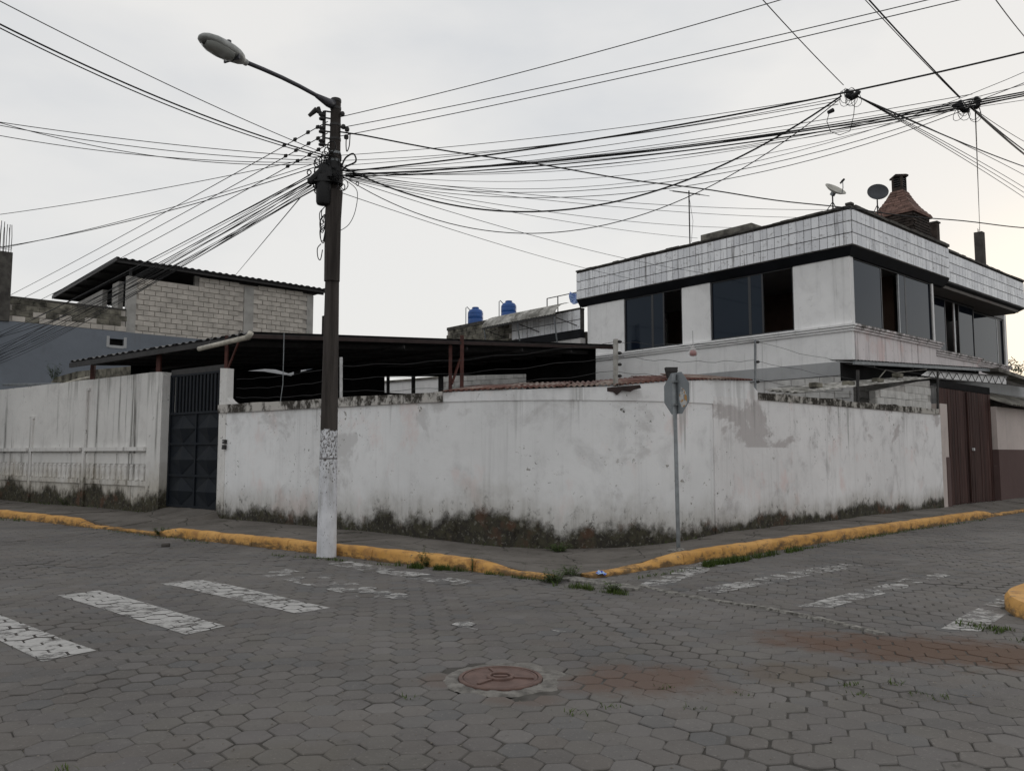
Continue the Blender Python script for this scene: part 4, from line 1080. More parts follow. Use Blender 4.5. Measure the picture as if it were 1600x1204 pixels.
cl_ = MB().box(-.14,.14,-.14,.14,-1.2,.52).build('roof_column', M['dark_conc'], bevel=.01); cl_.location = cb_; cl_.rotation_euler = (0,0,HROT)
for k in range(3): MB().tube([(-.06+.06*k, .04*(k%2), .5), (-.065+.06*k, .04*(k%2), .62+.05*k)], .008, 5).build('rebar', M['rebar'], cl_)
tag(cl_, 'tall dark concrete stub standing alone above the set-back parapet', 'column')
# satellite dishes
def dish(name, p, aim, r, mat, label, feed=True, leg=.5, oval=1.0):
    d = empty(name, p); d.rotation_euler = Vector(aim).to_track_quat('Z', 'Y').to_euler()
    m = MB().lathe([(.02,0),(r*.35,.012),(r*.7,.05),(r*.95,.095),(r,.105),(r*.995,.088),(r*.7,.036),(r*.3,-.006),(.02,-.012)], n=28)
    o = m.build('reflector', mat, d, smooth=True)
    if oval != 1: o.scale = (oval, 1, 1)
    b = MB(); b.obox((0,0,-.06), (.05,0,0), (0,.05,0), (0,0,.05)); b.build('bracket', M['galv'], d)
    inv = d.rotation_euler.to_matrix().inverted()
    m = MB(); dn = inv @ Vector((0,0,-leg)); m.tube([(0,0,-.08), Vector((0,0,-.08)) + dn*.35, Vector((0,0,-.08)) + dn], .02, 8)
    for a_ in (-.16, .16): m.tube([Vector((0,0,-.08)) + dn*.45, Vector((0,0,-.08)) + dn + inv @ Vector((a_, .06, 0))], .012, 6)
    m.build('mast', M['steel_dark'], d)
    if feed:
        m = MB(); s_ = Vector((0,-r*.95,.09)); e_ = Vector((0,-r*.25,r*1.25)); m.tube([s_, (s_+e_)/2 + Vector((0,-.03,0)), e_], .012, 6); m.build('feed_arm', M['galv'], d)
        m = MB(); m.tube([e_ + Vector((0,-.02,.06)), e_, e_ + Vector((0,.03,-.10))], [.028,.034,.022], 8); m.build('receiver', M['steel_dark'], d)
    return tag(d, label, 'satellite dish')
dish('satellite_dish', at_d(1303, 300, 22.2), (.30, -.62, .74), .31, M['dish_pale'], 'pale oval satellite dish tilted upward on the parapet, with receiver arm', True, .46, 1.0)
dish('satellite_dish', at_d(1371, 303, 23.6), (-.25, -.90, .42), .30, M['dish_dark'], 'dark grey round satellite dish facing the street beside the brick chimney', False, .62)
# television aerial
ap = at_d(1078, 384, 25.5)
an = tag(empty('aerial', (ap.x, ap.y, ZB)), 'thin television aerial on a pole above the house roof', 'aerial')
zt = at_d(1078, 298, 25.5).z - ZB
MB().tube([(0,0,0),(0,0,zt)], .022, 7).build('mast', M['steel_dark'], an)
m = MB(); bd = Vector((-.75, .5, .28)); m.tube([-bd*.42 + Vector((0,0,zt-.08)), bd*.62 + Vector((0,0,zt-.08))], .022, 6); m.build('boom', M['steel_dark'], an)
for k in range(7):
    c = bd*(-.4 + .16*k) + Vector((0,0,zt-.08)); e_ = Vector((.75,.62,.10)).normalized()*(.52 - .045*k)
    MB().tube([c - e_, c + e_], .011, 5).build('element', M['steel_dark'], an)
MB().tube([(.02,0,zt-.3),(.12,.02,zt-1.0),(.05,0,zt-1.7)], .006, 5).build('lead', M['cable'], an)

# ------------------------------------------------------------------ rear wing behind the house
RWy0 = YE + .02; wing = tag(empty('rear_wing', hw(0, RWy0, 0), HROT), 'lower mossy rear wing with a strip of white tiles behind the carport roof', 'building')
yT = lf(800, 500)[0] - RWy0; yEnd = lf(698, 510)[0] - RWy0
zt_ = lf(912, 482)[1]; 
MB().box(.0,.25,0,yT,0,5.75).build('lower_wall', M['house_block'], wing)
MB().box(-.04,.2,0,yT,5.75,6.05).build('black_band', M['black_band'], wing)
MB().box(.0,.2,0.001,yT,6.05,zt_).build('tile_backing', M['grout'], wing)
nc = int(yT/.30); hgt = (zt_-6.05)/2
for i in range(nc):
    for j in range(2):
        share('tile', tme, wing, (-.006, (i+.5)*yT/nc, 6.05 + hgt*(j+.5)), (0,0,math.pi/2), (yT/nc/tw, 1, (hgt-.0)/th))
MB().box(-.03,.22,0.002,yT,zt_+.001,zt_+.06).build('coping', M['coping_dark'], wing)
MB().box(.3,3,0.01,yEnd,0,6.0).build('rear_wall', M['dark_conc'], wing)
MB().box(.05,.25,yT+.02,yEnd,0,6.95).build('block_wall_core', M['mortar'], wing)
random.seed(12)
bo = MB().box(-.2,.2,-.02,.02,-.09,.09).build('block', M['mossblock'], bevel=.01); mbm = bo.data; bpy.data.objects.remove(bo)
rows = 5; ncol = int((yEnd-yT)/.42)
for j in range(rows):
    for i in range(ncol): share('block', mbm, wing, (.045, yT + .25 + .42*i + (.2 if j%2 else 0), 6.86 - .2*j), (0,0,math.pi/2))
MB().box(.0,.3,yT+.02,yEnd,6.95,7.08).build('coping', M['coping_dark'], wing)
# arched fibre-cement awning leaning over the wing's edge
aw = tag(empty('awning', hw(0, RWy0, 0), HROT), 'mossy curved corrugated awning on thin pipe legs over the rear wing', 'awning')
y0_, y1_ = lf(890, 490)[0]-RWy0, lf(775, 500)[0]-RWy0
NS = 4
for k in range(NS):
    ya, yb = y0_ + (y1_-y0_)*k/NS, y0_ + (y1_-y0_)*(k+1)/NS
    m = MB(); n = 14; vs = []
    for i in range(n+1):
        y = ya + (yb-ya)*i/n; h = .03*math.sin(i*math.pi)  + (.025 if i % 2 else 0)
        for j in range(6):
            t_ = j/5; ang = math.radians(5 + 75*t_); vs.append((-.75 + .9*(1-math.cos(ang))*1.0, y, 6.55 + .55*math.sin(ang)*1.0 + h))
    m.add(vs, [(i*6+j, i*6+j+1, (i+1)*6+j+1, (i+1)*6+j) for i in range(n) for j in range(5)])
    m.build('roof_sheet', M['fibre'], aw)
for y in (y0_+.1, (y0_+y1_)/2, y1_-.1): MB().tube([(-.70,y,6.58),(-.35,y+.15,5.3)], .03, 8).build('leg', M['galv'], aw); MB().tube([(-.6,y,6.5),(-.02,y-.5,6.2)], .018, 6).build('brace', M['steel_dark'], aw)
MB().beam((-.72,y0_,6.56),(-.72,y1_,6.56),.05,.05).build('edge_beam', M['steel_dark'], aw)
# water tanks
def tank(u, v0, v1, d, label):
    a, b = at_d(u, v1, d), at_d(u, v0, d); h = b.z - a.z; r = h*.52
    e_ = empty('water_tank', (a.x, a.y, a.z - .25))
    o = MB().lathe([(r*.96,.0),(r,.1),(r,.25+h*.18),(r*.97,.25+h*.20),(r,.25+h*.22),(r,.25+h*.5),(r*.97,.25+h*.52),(r,.25+h*.54),(r*.98,.25+h*.66),(r*.8,.25+h*.80),(r*.48,.25+h*.88)], n=28).build('barrel', M['tank'], e_); smooth_angle(o, 40)
    MB().lathe([(r*.46,.25+h*.87),(r*.46,.25+h*.98),(r*.40,.25+h),(r*.1,.25+h*1.02)], n=20).build('lid', M['tank'], e_)
    MB().tube([(-r*1.25,0,-.2),(-r*1.25,0,.25+h*.95),(-r*1.1,0,.25+h*1.03),(-r*.7,0,.25+h*.80)], .02, 6).build('pipe', M['galv'], e_)
    tag(e_, label, 'water tank')
tank(743, 480, 503, 34.8, 'smaller farther blue plastic water tank behind the mossy block wall')
tank(795, 470, 493, 32.2, 'larger blue plastic water tank beside the curved awning')
# roof poles near the house corner with a blue cloth
pp = tag(empty('laundry_frame', hw(.6, YE+.4, 6.8), HROT), 'thin metal laundry frame on the roof behind the house', 'frame')
za = at_d(862, 452, 29).z - 6.8
for y in (.2, 1.4, 2.0): MB().tube([(0,y,0),(0,y,za)], .022, 6).build('post', M['steel_dark'], pp)
MB().tube([(0,.2,za),(0,2.0,za)], .018, 6).build('bar', M['steel_dark'], pp)
for y in (1.4, 2.0): MB().tube([(0,y,.0),(.0,y,.10),(.0,y,.16)], [.03,.07,.03], 8).build('insulator', M['steel_dark'], pp)
m = MB(); vs = []
for i in range(9):
    for j in range(7): vs.append((-.05 + .05*math.sin(i*1.1+j*.7), -.25 + .5*i/8, .18 + .42*j/6 - .12*math.sin(i/8*math.pi)))
m.add(vs, [(i*7+j, (i+1)*7+j, (i+1)*7+j+1, i*7+j+1) for i in range(8) for j in range(6)])
cl2 = m.build('cloth', M['wrapper'], None, smooth=True); cl2.location = hw(.1, YE+.35, 6.95); cl2.rotation_euler = (0,0,HROT)
tag(cl2, 'small blue and white cloth hanging at the back corner of the house roof', 'cloth')

# ================================================================== CARPORT
E1, E0, E2 = at_d(390, 519, 17.7), at_d(110, 564, 21.4), at_d(962, 539, 26.0)
E3 = E0 + E2 - E1
cpn = tag(empty('carport', (E1.x, E1.y, 0)), 'large dark open carport with low sheet metal roof behind the white wall', 'carport')
def cadd(m, name, mat, **kw): o = m.build(name, mat, cpn, **kw); child_fix(o, cpn); return o
NSH = 8
for k in range(NSH):
    a = E1.lerp(E0, k/NSH); b = E1.lerp(E0, (k+1.02)/NSH); c = a + (E2-E1)
    cadd(MB().corr(a, b, c, .25, .018, True, .006), 'roof_sheet', M['zinc'])
    dd = Vector((0,0,-.035)); cadd(MB().prism([a+dd, b+dd, b+dd+(E2-E1), c+dd], (0,0,-.006)), 'ceiling_sheet', M['zinc_shaded'], fix=True)
dn = Vector((0,0,-.12))
cadd(MB().beam(E1+dn*.75, E2+dn*.75, .06, .09), 'edge_beam', M['steel_brown'])
cadd(MB().beam(E1+dn, E0+dn, .06, .12), 'eave_beam', M['steel_dark'])
for k in range(1, 7):
    a = E1.lerp(E0, k/7); cadd(MB().beam(a+dn*1.2, a+(E2-E1)+dn*1.2, .06, .12), 'rafter', M['steel_dark'])
for k in range(1, 6):
    a = E1.lerp(E2, k/6); cadd(MB().beam(a+dn*2.0, a+(E0-E1)+dn*2.0, .05, .08), 'purlin', M['steel_dark'])
# posts: along the street wall, on the gate pillar, and on the open side
def post(u, v0, v1, P, d, w_, name='post', mat=None):
    a, b = on_plane(u, v0, P, d), on_plane(u, v1, P, d); b.x, b.y = a.x, a.y
    cadd(MB().beam(a, b, w_, w_), name, mat or M['steel_red'])
WA = LP(0, WALL_L + .12)
post(146, 563, 606, WA, AL, .10); post(249, 552, 592, WA, AL, .10)
post(355, 524, 580, WA, AL, .07)
a, b = on_plane(356, 576, WA, AL), on_plane(373, 534, WA, AL); cadd(MB().beam(a, b, .035, .035), 'brace', M['steel_red'])
post(722, 524, 660, E1, (E2-E1), .10); post(704, 536, 660, E1 + NL*.7, (E2-E1), .09)
a, b = on_plane(719, 560, E1, (E2-E1)), on_plane(706, 600, E1, (E2-E1)); cadd(MB().beam(a, b, .05, .05), 'brace', M['steel_red'])
# far side of the carport: added near-black panels keeping the yard dark, with openings
SD = (E3 - E0); SDn = Vector((SD.x, SD.y, 0)).normalized(); SN = Vector((-SDn.y, SDn.x, 0))
def side_panel(px, name='shade_panel', mat=None, P=None, D=None, th_=.05):
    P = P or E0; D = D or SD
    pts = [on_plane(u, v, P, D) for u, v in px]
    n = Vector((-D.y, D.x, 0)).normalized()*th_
    cadd(MB().prism(pts, n), name, mat or M['dark_fill'], fix=True)
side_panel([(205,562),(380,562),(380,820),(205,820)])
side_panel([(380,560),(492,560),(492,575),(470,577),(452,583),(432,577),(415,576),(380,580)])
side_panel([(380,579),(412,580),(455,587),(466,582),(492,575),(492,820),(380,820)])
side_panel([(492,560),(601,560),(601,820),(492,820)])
side_panel([(460,570),(470,570),(470,592),(460,592)], 'post', M['steel_dark'])  # added dark strip that splits the bright gap
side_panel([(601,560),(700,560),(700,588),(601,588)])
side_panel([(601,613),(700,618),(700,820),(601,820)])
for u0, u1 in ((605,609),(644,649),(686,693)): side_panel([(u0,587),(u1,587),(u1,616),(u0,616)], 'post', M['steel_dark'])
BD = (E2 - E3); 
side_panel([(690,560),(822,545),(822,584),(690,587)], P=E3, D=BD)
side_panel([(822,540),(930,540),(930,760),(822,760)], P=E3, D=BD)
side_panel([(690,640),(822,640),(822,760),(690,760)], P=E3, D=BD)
tq_ = [on_plane(u, v, E0 + SN*1.2, SD) for u, v in ((370,588),(505,596),(505,556),(370,556))]  # added sheet, tilted to catch the sky and brighten the gap
tq_[2] += SN*2.2; tq_[3] += SN*2.2
tag(MB().prism(tq_, (0,0,-.02)).build('added_sheet', M['film_solid'], fix=True), 'added pale sheet tilted to the sky to brighten a gap in the dark carport panels', 'added_sheet')
# pale block wall in the open yard behind
yw = tag(empty('yard_wall', (0,0,0)), 'pale block wall seen beneath the carport roof', 'wall')
Pw = E3 + Vector((BD.y, -BD.x, 0)).normalized()*-1.6
Bd = Vector((BD.x, BD.y, 0)).normalized()
pa, pb = on_plane(690, 612, Pw, BD), on_plane(835, 612, Pw, BD); L_ = (pb-pa).length; Bn = Vector((-Bd.y, Bd.x, 0))
Bn = Bn if Bn.dot(Vector((0,-1,0))) < 0 else -Bn
a0_ = Vector((pa.x, pa.y, 0)); 
MB().prism([a0_, a0_+Bd*L_, a0_+Bd*L_+Vector((0,0,5.0)), a0_+Vector((0,0,5.0))], Bn*.15).build('core', M['paintmortar'], yw, fix=True)
random.seed(14)
for j in range(9):
    for i in range(int(L_/.42)):
        p = a0_ + Bd*(.22 + .42*i + (.2 if j%2 else 0)); p.z = 3.3 + .2*j
        share('block', bme2, yw, p, (0,0,math.atan2(Bd.y, Bd.x)))
# white building far behind the yard
fb_ = at_d(655, 640, 40)
fw_ = tag(empty('far_building', (fb_.x, fb_.y, 0), math.radians(24)), 'distant white wall with a sloping top seen through the carport', 'building')
zt1, zt2 = at_d(602, 599, 40).z, at_d(668, 589, 40).z
MB().prism([(-3.2,0,0),(3.4,0,0),(3.4,0,zt2),(1.2,0,zt2),(-3.2,0,zt1-.2)], (0,3,0)).build('wall', M['house'], fw_, fix=True)
MB().prism([(-3.2,-.1,zt1-.2),(1.2,-.1,zt2),(3.4,-.1,zt2),(3.4,-.1,zt2+.1),(1.2,-.1,zt2+.1),(-3.2,-.1,zt1-.1)], (0,3.2,0)).build('coping', M['fibre_dark'], fw_, fix=True)
# white gutter pipe under the carport corner
a, b = on_plane(311, 545, LP(0, WALL_L-.25), AL), on_plane(386, 527, LP(0, WALL_L-.25), AL)
gpo = empty('gutter_pipe', a); tag(gpo, 'short off-white plastic gutter pipe under the carport roof corner', 'pipe')
o = MB().tube([a, a.lerp(b,.5), b], .055, 12).build('pipe', M['pvc'], gpo, smooth=True); child_fix(o, gpo)
o = MB().tube([b, b + (b-a).normalized()*.06 + Vector((0,0,.02)), b + Vector((.03,.06,.10)) + (b-a).normalized()*.05], .062, 12).build('elbow', M['pvc'], gpo, smooth=True); child_fix(o, gpo)
for t_ in (.2, .8):
    c = a.lerp(b, t_); o = MB().tube([c + Vector((0,0,.05)), c + Vector((0,.2,.25))], .012, 6).build('hanger', M['steel_dark'], gpo); child_fix(o, gpo)
# long pipe on top of the old wall
a, b, c = on_plane(6, 601, WA, AL), on_plane(95, 600, WA, AL), on_plane(142, 588, WA, AL)
o = MB().tube([a, b], .045, 10).build('pipe', M['galv']); tag(o, 'grey pipe lying along the top of the old wall', 'pipe')
o = MB().tube([b + Vector((0,.05,0)), (b+c)/2 + Vector((0,.05,.02)), c + Vector((0,.05,0))], .03, 8).build('pipe', M['pvc']); tag(o, 'thin pale pipe rising from the old wall to the carport post', 'pipe')
# leaning old tiled roof stub behind the old wall, with scrub
m = MB(); pr = [on_plane(u, v, LP(0, WALL_L+1.2), AL) for u, v in ((75,604),(205,590),(205,572),(120,580),(85,590))]
m.prism(pr, NL*1.5); tag(m.build('roof_stub', M['mossblock'], fix=True), 'low mossy roof stub just behind the old wall top', 'roof')

# vertical plaster posts and wires on top of the corner wall
def wall_post(u, v0, v1, back, r_, mat, label, knobs=0):
    i = wparam(u); p = WP[i] + WN[i]*back; d = p.y
    # stand on the wall: depth from the wall, size from the photo
    a, b = at_d(u, v0, d), at_d(u, v1, d); a.z = min(a.z, 2.72)
    e_ = empty('fence_post', a); o = MB().tube([a, b], r_, 10).build('pole', mat, e_); child_fix(o, e_)
    for k in range(knobs):
        c = a.lerp(b, .25 + .7*k/max(1, knobs-1)); o = MB().tube([c + Vector((-r_,0,0)), c + Vector((r_+.03,-.01,0)), c + Vector((r_+.06,-.01,0))], [.012,.03,.012], 8).build('insulator', M['steel_dark'], e_); child_fix(o, e_)
    tag(e_, label, 'fence post'); return a, b
FPa = wall_post(533, 625, 558, .1, .03, M['white_metal'], 'pale thin pipe post on the wall close behind the utility pole', 0)
FPb = wall_post(962, 602, 530, .1, .045, M['fibre'], 'thick grey concrete fence post rising from the rusty sheets', 4)
FPc = wall_post(1180, 606, 530, .1, .025, M['galv'], 'thin steel fence post with insulators where the wall top steps down', 3)
FPd = wall_post(1340, 622, 578, .12, .035, M['steel_dark'], 'leaning dark pipe stub on the mouldy coping', 0)
FPe = wall_post(1465, 636, 578, .12, .03, M['steel_dark'], 'dark steel post near the wooden gate end of the wall', 0)

# rusty corrugated strip roof along the curved wall top
rs = tag(empty('sheet_roof', WP[iB]), 'low rusty red corrugated sheet roof along the curved wall top', 'roof')
i = iB; random.seed(6)
while i < iD - 1:
    j = min(i + 4, iD - 1)
    za, zb_ = (bandz(i) if i <= iC else bandz2(i)), (bandz(j) if j <= iC else bandz2(j))
    A_, B_ = WP[i] - WN[i]*.07 + Vector((0,0,za+.025)), WP[j] - WN[j]*.07 + Vector((0,0,zb_+.025))
    ang = U(-.01, .02)
    Cc = A_ + WN[i]*1.3 + Vector((0,0,.18+ang))
    o = MB().corr(A_, B_ + (B_-A_)*.06, Cc, .10, .016).build('sheet', M['rust_sheet'], rs, smooth=True); child_fix(o, rs)
    i = j
# torn dangling rusty piece
ti = wparam(985); m = MB(); pr = [at_d(u, v, WP[ti].y - .12) for u, v in ((940,606),(1000,601),(1002,606),(990,609),(985,612),(972,610),(964,617),(958,612),(946,611))]
m.prism(pr, (0,.01,0)); o = m.build('torn_flap', M['steel_brown'], rs, fix=True); child_fix(o, rs)
# small floodlight on the wall behind the stop sign
fi = wparam(1050); fp = at_d(1050, 582, WP[fi].y + .1)
fl = tag(empty('floodlight', fp), 'small black box floodlight on the wall behind the octagonal sign', 'floodlight')
MB().prism([(-.11,0,.10),(.11,0,.10),(.07,0,-.16),(-.05,0,-.16)], (0,.16,0)).build('housing', M['steel_dark'], fl, fix=True, bevel=.01)
MB().box(-.10,.10,-.012,-.002,.02,.09).build('visor', M['steel_dark'], fl); MB().tube([(0,.08,-.16),(0,.08,-.30)], .02, 8).build('stem', M['steel_dark'], fl)

# lean-to of corrugated cement sheets behind the right wall
lt = tag(empty('lean_to', RP(19, WALL_R+.3)), 'low lean-to of pale corrugated cement sheets above the mouldy coping', 'roof')
for k in range(4):
    s0 = 15.6 + k*1.85; s1 = s0 + 1.9; z0 = 2.86 + .78*(k/4); z1 = 2.86 + .78*((k+1)/4)
    o = MB().corr(RP(s0, WALL_R+.05+.03*k, z0), RP(s0, WALL_R+.80, z0+.10), RP(s1, WALL_R+.05+.03*k, z1), .17, .025).build('sheet', M['fibre'], lt, smooth=True); child_fix(o, lt)
random.seed(15)
for s_, z_ in ((20.2, 3.42), (18.6, 3.25), (17.0, 3.12), (21.4, 3.62)):
    m = MB().obox(RP(s_, WALL_R+.35, z_), AR*.16, NR*.09, Vector((0,0,.055))); o = m.build('weight_block', M['mossblock'], lt, bevel=.02); child_fix(o, lt)
gb = tag(empty('gable_wall', RP(21.5, WALL_R+.2)), 'small pale block gable wall under the lean-to by the wooden gate', 'wall')
o = MB().prism([RP(19.6, WALL_R+.16, 2.5), RP(23.0, WALL_R+.16, 2.5), RP(23.0, WALL_R+.16, 3.58), RP(22.2, WALL_R+.16, 3.50), RP(19.6, WALL_R+.16, 3.12)], NR*.15).build('core', M['paintmortar'], gb, fix=True); child_fix(o, gb)
for j in range(4):
    for i in range(8):
        s_ = 19.85 + .42*i + (.2 if j%2 else 0); z = 2.88 + .19*j
        if s_ > 22.85 or z > 3.06 + (s_-19.6)*.14 - .03: continue
        o = share('block', bme2, gb, RP(s_, WALL_R+.158, z) - gb.location, (0,0,math.atan2(AR.y, AR.x)))
# canopy over the wooden gate with a white lattice truss
cn = tag(empty('gate_canopy', RP(23, WALL_R+.7, 4)), 'dark sheet canopy in front of the white house above the wooden gate', 'canopy')
def canadd(m, name, mat, **kw): o = m.build(name, mat, cn, **kw); child_fix(o, cn)
c0, c1 = on_plane(1334, 562, RP(0, WALL_R+.55), AR), on_plane(1545, 575, RP(0, WALL_R+.55), AR); c2 = on_plane(1578, 588, RP(0, WALL_R+.55), AR)
for k in range(5):
    a, b = c0.lerp(c1, k/5), c0.lerp(c1, (k+1.02)/5); canadd(MB().corr(a, b, a + NR*.62 + Vector((0,0,.05)), .2, .015), 'roof_sheet', M['zinc'])
canadd(MB().beam(c0 - Vector((0,0,.07)), c1 - Vector((0,0,.07)), .06, .08), 'front_beam', M['galv'])
canadd(MB().prism([c0 + Vector((0,0,-.5)) + NR*.3 , c1 + Vector((0,0,-.35)) + NR*.3, c1 + NR*.3 - Vector((0,0,.03)), c0 + NR*.3- Vector((0,0,.03))], NR*.05), 'shade_board', M['dark_fill'], fix=True)  # near-black board painting in the shade under the canopy
for k in range(4): a = c0.lerp(c1, .12 + .25*k); canadd(MB().beam(a - Vector((0,0,.12)), a + NR*.6 - Vector((0,0,.12)), .05, .07), 'bracket', M['steel_dark'])
canadd(MB().beam(c1 + AR*.1 + Vector((0,0,-.05)), c2 + AR*2.5 + Vector((0,0,-.1)), .5, .12), 'gutter_end', M['fibre_dark'])
tr = tag(empty('lattice_truss', RP(25, WALL_R+.3, 3.9)), 'white board behind a thin dark zigzag truss under the gate canopy', 'truss')
PT = RP(0, WALL_R+.25)
tq = [on_plane(u, v, PT, AR) for u, v in ((1443,586),(1455,578),(1575,588),(1575,601),(1555,599),(1500,594))]
o = MB().prism([p + NR*.05 for p in tq], NR*.02).build('board', M['house'], tr, fix=True); child_fix(o, tr)
ta, tb, tc2, td = [on_plane(u, v, PT, AR) for u, v in ((1450,579),(1575,588),(1450,590),(1575,601))]
for a, b in ((ta, tb), (tc2, td)): o = MB().beam(a, b, .03, .03).build('chord', M['steel_dark'], tr); child_fix(o, tr)
for k in range(11):
    t0, t1 = k/11, (k+1)/11
    o = MB().beam(tc2.lerp(td, t0), ta.lerp(tb, (t0+t1)/2), .016, .016).build('web', M['steel_dark'], tr); child_fix(o, tr)
    o = MB().beam(ta.lerp(tb, (t0+t1)/2), tc2.lerp(td, t1), .016, .016).build('web', M['steel_dark'], tr); child_fix(o, tr)
# torn twisted wire / branch debris between the lean-to and the canopy
m = MB(); pts = [on_plane(u, v, RP(0, WALL_R+.5), AR) for u, v in ((1372,592),(1384,578),(1400,582),(1420,580),(1448,577))]
m.tube(pts, .015, 5); tag(m.build('bent_rod', M['fibre_dark']), 'bent rusty rod poking out above the lean-to sheets', 'rod')

# ================================================================== NEIGHBOURS ON THE LEFT
BP, BDr = Vector((-17.5, 26., 0)), AR.copy(); BN = NR.copy()
def BPt(s, n, z): v = BP + BDr*s + BN*n; v.z = z; return v
BROT = math.atan2(AR.y, AR.x)
bb = tag(empty('blue_building', BP, BROT), 'grey-blue painted side wall with a small vent behind the old wall', 'building')
def blx(m, name, mat, par=None, **kw): return m.build(name, mat, par or bb, **kw)
# wall with a vent opening (local x along the wall, y into the plot)
v0, v1 = 3.98, 4.46; z0, z1 = 5.50, 5.74
m = MB().box(-4,v0,0,.2,0,6.02); m.box(v1,14,0,.2,0,6.02); m.box(v0,v1,0,.2,0,z0); m.box(v0,v1,0,.2,z1,6.02); blx(m, 'wall', M['blue'])
m = MB().box(v0-.1,v0,-.02,.1,z0-.08,z1+.08); m.box(v1,v1+.1,-.02,.1,z0-.08,z1+.08); m.box(v0,v1,-.02,.1,z0-.1,z0); blx(m, 'vent_surround', M['band_grey'])
blx(MB().box(v0,v1,.12,.16,z0,z1), 'vent', M['dark_fill'])
blx(MB().box(-4,14,.21,8,5.6,5.9), 'roof_slab', M['dark_conc'])
# concrete block building on top / behind
bk = tag(empty('block_building', BPt(4.55, .05, 0), BROT), 'unplastered concrete block storey under a sloping sheet metal roof', 'building')
LB = 7.45
def bkx(m, name, mat, **kw): return m.build(name, mat, bk, **kw)
GX = 2.45     # the opening under the roof ends here
bkx(MB().box(.0,LB,.03,.2,5.0,8.10), 'wall_core', M['mortar']); bkx(MB().box(GX,LB,.03,.2,8.1,8.42), 'wall_core', M['mortar'])
random.seed(31)
bo = MB().box(-.193,.193,-.035,.035,-.089,.089).build('block', M['block'], bevel=.012); kbm = bo.data; bpy.data.objects.remove(bo)
z = 6.02; j = 0
while z < 8.38:
    x = .34 + .2 + (.0 if j % 2 else .2)
    x = .36 + (.2 if j % 2 else 0)
    while x + .2 < LB - .12:
        pc = 4.62
        if not (pc - .36 < x < pc + .36) and (z < 8.02 or x > GX + .3):
            share('block', kbm, bk, (x + .01 + U(-.006,.006), .02 + U(-.006,.008), z + U(-.004,.004)), (U(-.012,.012), 0, U(-.012,.012)))
        x += .403
    z += .196; j += 1
for a_, b_ in ((-.03,.30), (4.42,4.82), (LB-.25,LB+.05)): bkx(MB().box(a_,b_,-.02,.2,5.9,8.12 if a_ < 1 else 8.36), 'pillar', M['block_pillar'])
# street-side face of the block storey (runs back along local y), recessed with a doorway
bkx(MB().box(-.02,.16,.201,9,5.9,6.75), 'side_wall', M['block_pillar']); bkx(MB().box(-.02,.16,1.1,1.9,6.75,8.1), 'side_wall', M['block_pillar']); bkx(MB().box(-.02,.16,3.2,9,6.75,8.1), 'side_wall', M['block_pillar'])
bkx(MB().box(2.4,2.5,.3,9,5.9,8.2), 'inner_wall', M['dark_fill']); bkx(MB().box(.2,LB,.21,9,5.88,5.98), 'floor', M['dark_conc']); bkx(MB().box(.2,LB,8.8,9,5.9,8.3), 'rear_wall', M['dark_conc'])
# roof: sheets with ribs along local y
zr = lambda x: 8.62 + .0*x
NRF = 8; xr0, xr1 = -.55, LB+.62
for k in range(NRF):
    a_ = xr0 + (xr1-xr0)*k/NRF; b_ = xr0 + (xr1-xr0)*(k+1.02)/NRF
    bkx(MB().corr((a_,-.45,8.66),(b_,-.45,8.66),(a_,9.2,8.70), .25, .018, True), 'roof_sheet', M['zinc'])
bkx(MB().box(xr0,xr1,-.44,9.2,8.615,8.625), 'ceiling_sheet', M['zinc_shaded'])
for y in (-.3, .12, 2.0, 3.8, 5.6, 7.4, 9.0): bkx(MB().box(xr0+.03,xr1-.03,y-.04,y+.04,8.50,8.612), 'purlin', M['steel_dark'])
bkx(MB().box(xr0,xr0+.03,-.44,9.2,8.52,8.66), 'eave_board', M['steel_dark'])
for x in (.1, 2.5, 4.6, 7.3): bkx(MB().box(x-.04,x+.04,.06,.14,8.1,8.5), 'stub_post', M['steel_dark'])
bkx(MB().box(GX,GX+.16,.03,.19,8.1,8.5), 'end_stub', M['block_pillar'])
# starter bars at the far corner
for k in range(5): bkx(MB().tube([(LB+.75+.06*k,.2,7.6),(LB+.76+.065*k,.2,8.15+.04*(k%3))], .012, 5), 'rebar', M['rebar'])
bkx(MB().box(LB+.7,LB+1.08,.05,.4,0,7.62), 'corner_column', M['dark_conc'])
# mossy parapet blocks on the blue wall
pw = tag(empty('block_parapet', BPt(.9, .02, 6.02), BROT), 'mossy black-stained block parapet on top of the grey-blue wall', 'wall')
MB().box(-5,3.6,.03,.17,0,.82).build('core', M['mortar'], pw)
random.seed(33)
for j in range(4):
    for i in range(9):
        x = .02 + .2 + .403*i - (.2 if j % 2 else 0)
        if x > 3.45: continue
        share('block', mbm if (j >= 2 or R() < .35) else kbm, pw, (x, .02 + U(-.006,.008), .10 + .196*j), (0,0,U(-.01,.01)))
MB().box(-5,3.6,-.02,.2,.80,.86).build('coping', M['coping_dark'], pw, bevel=.01)
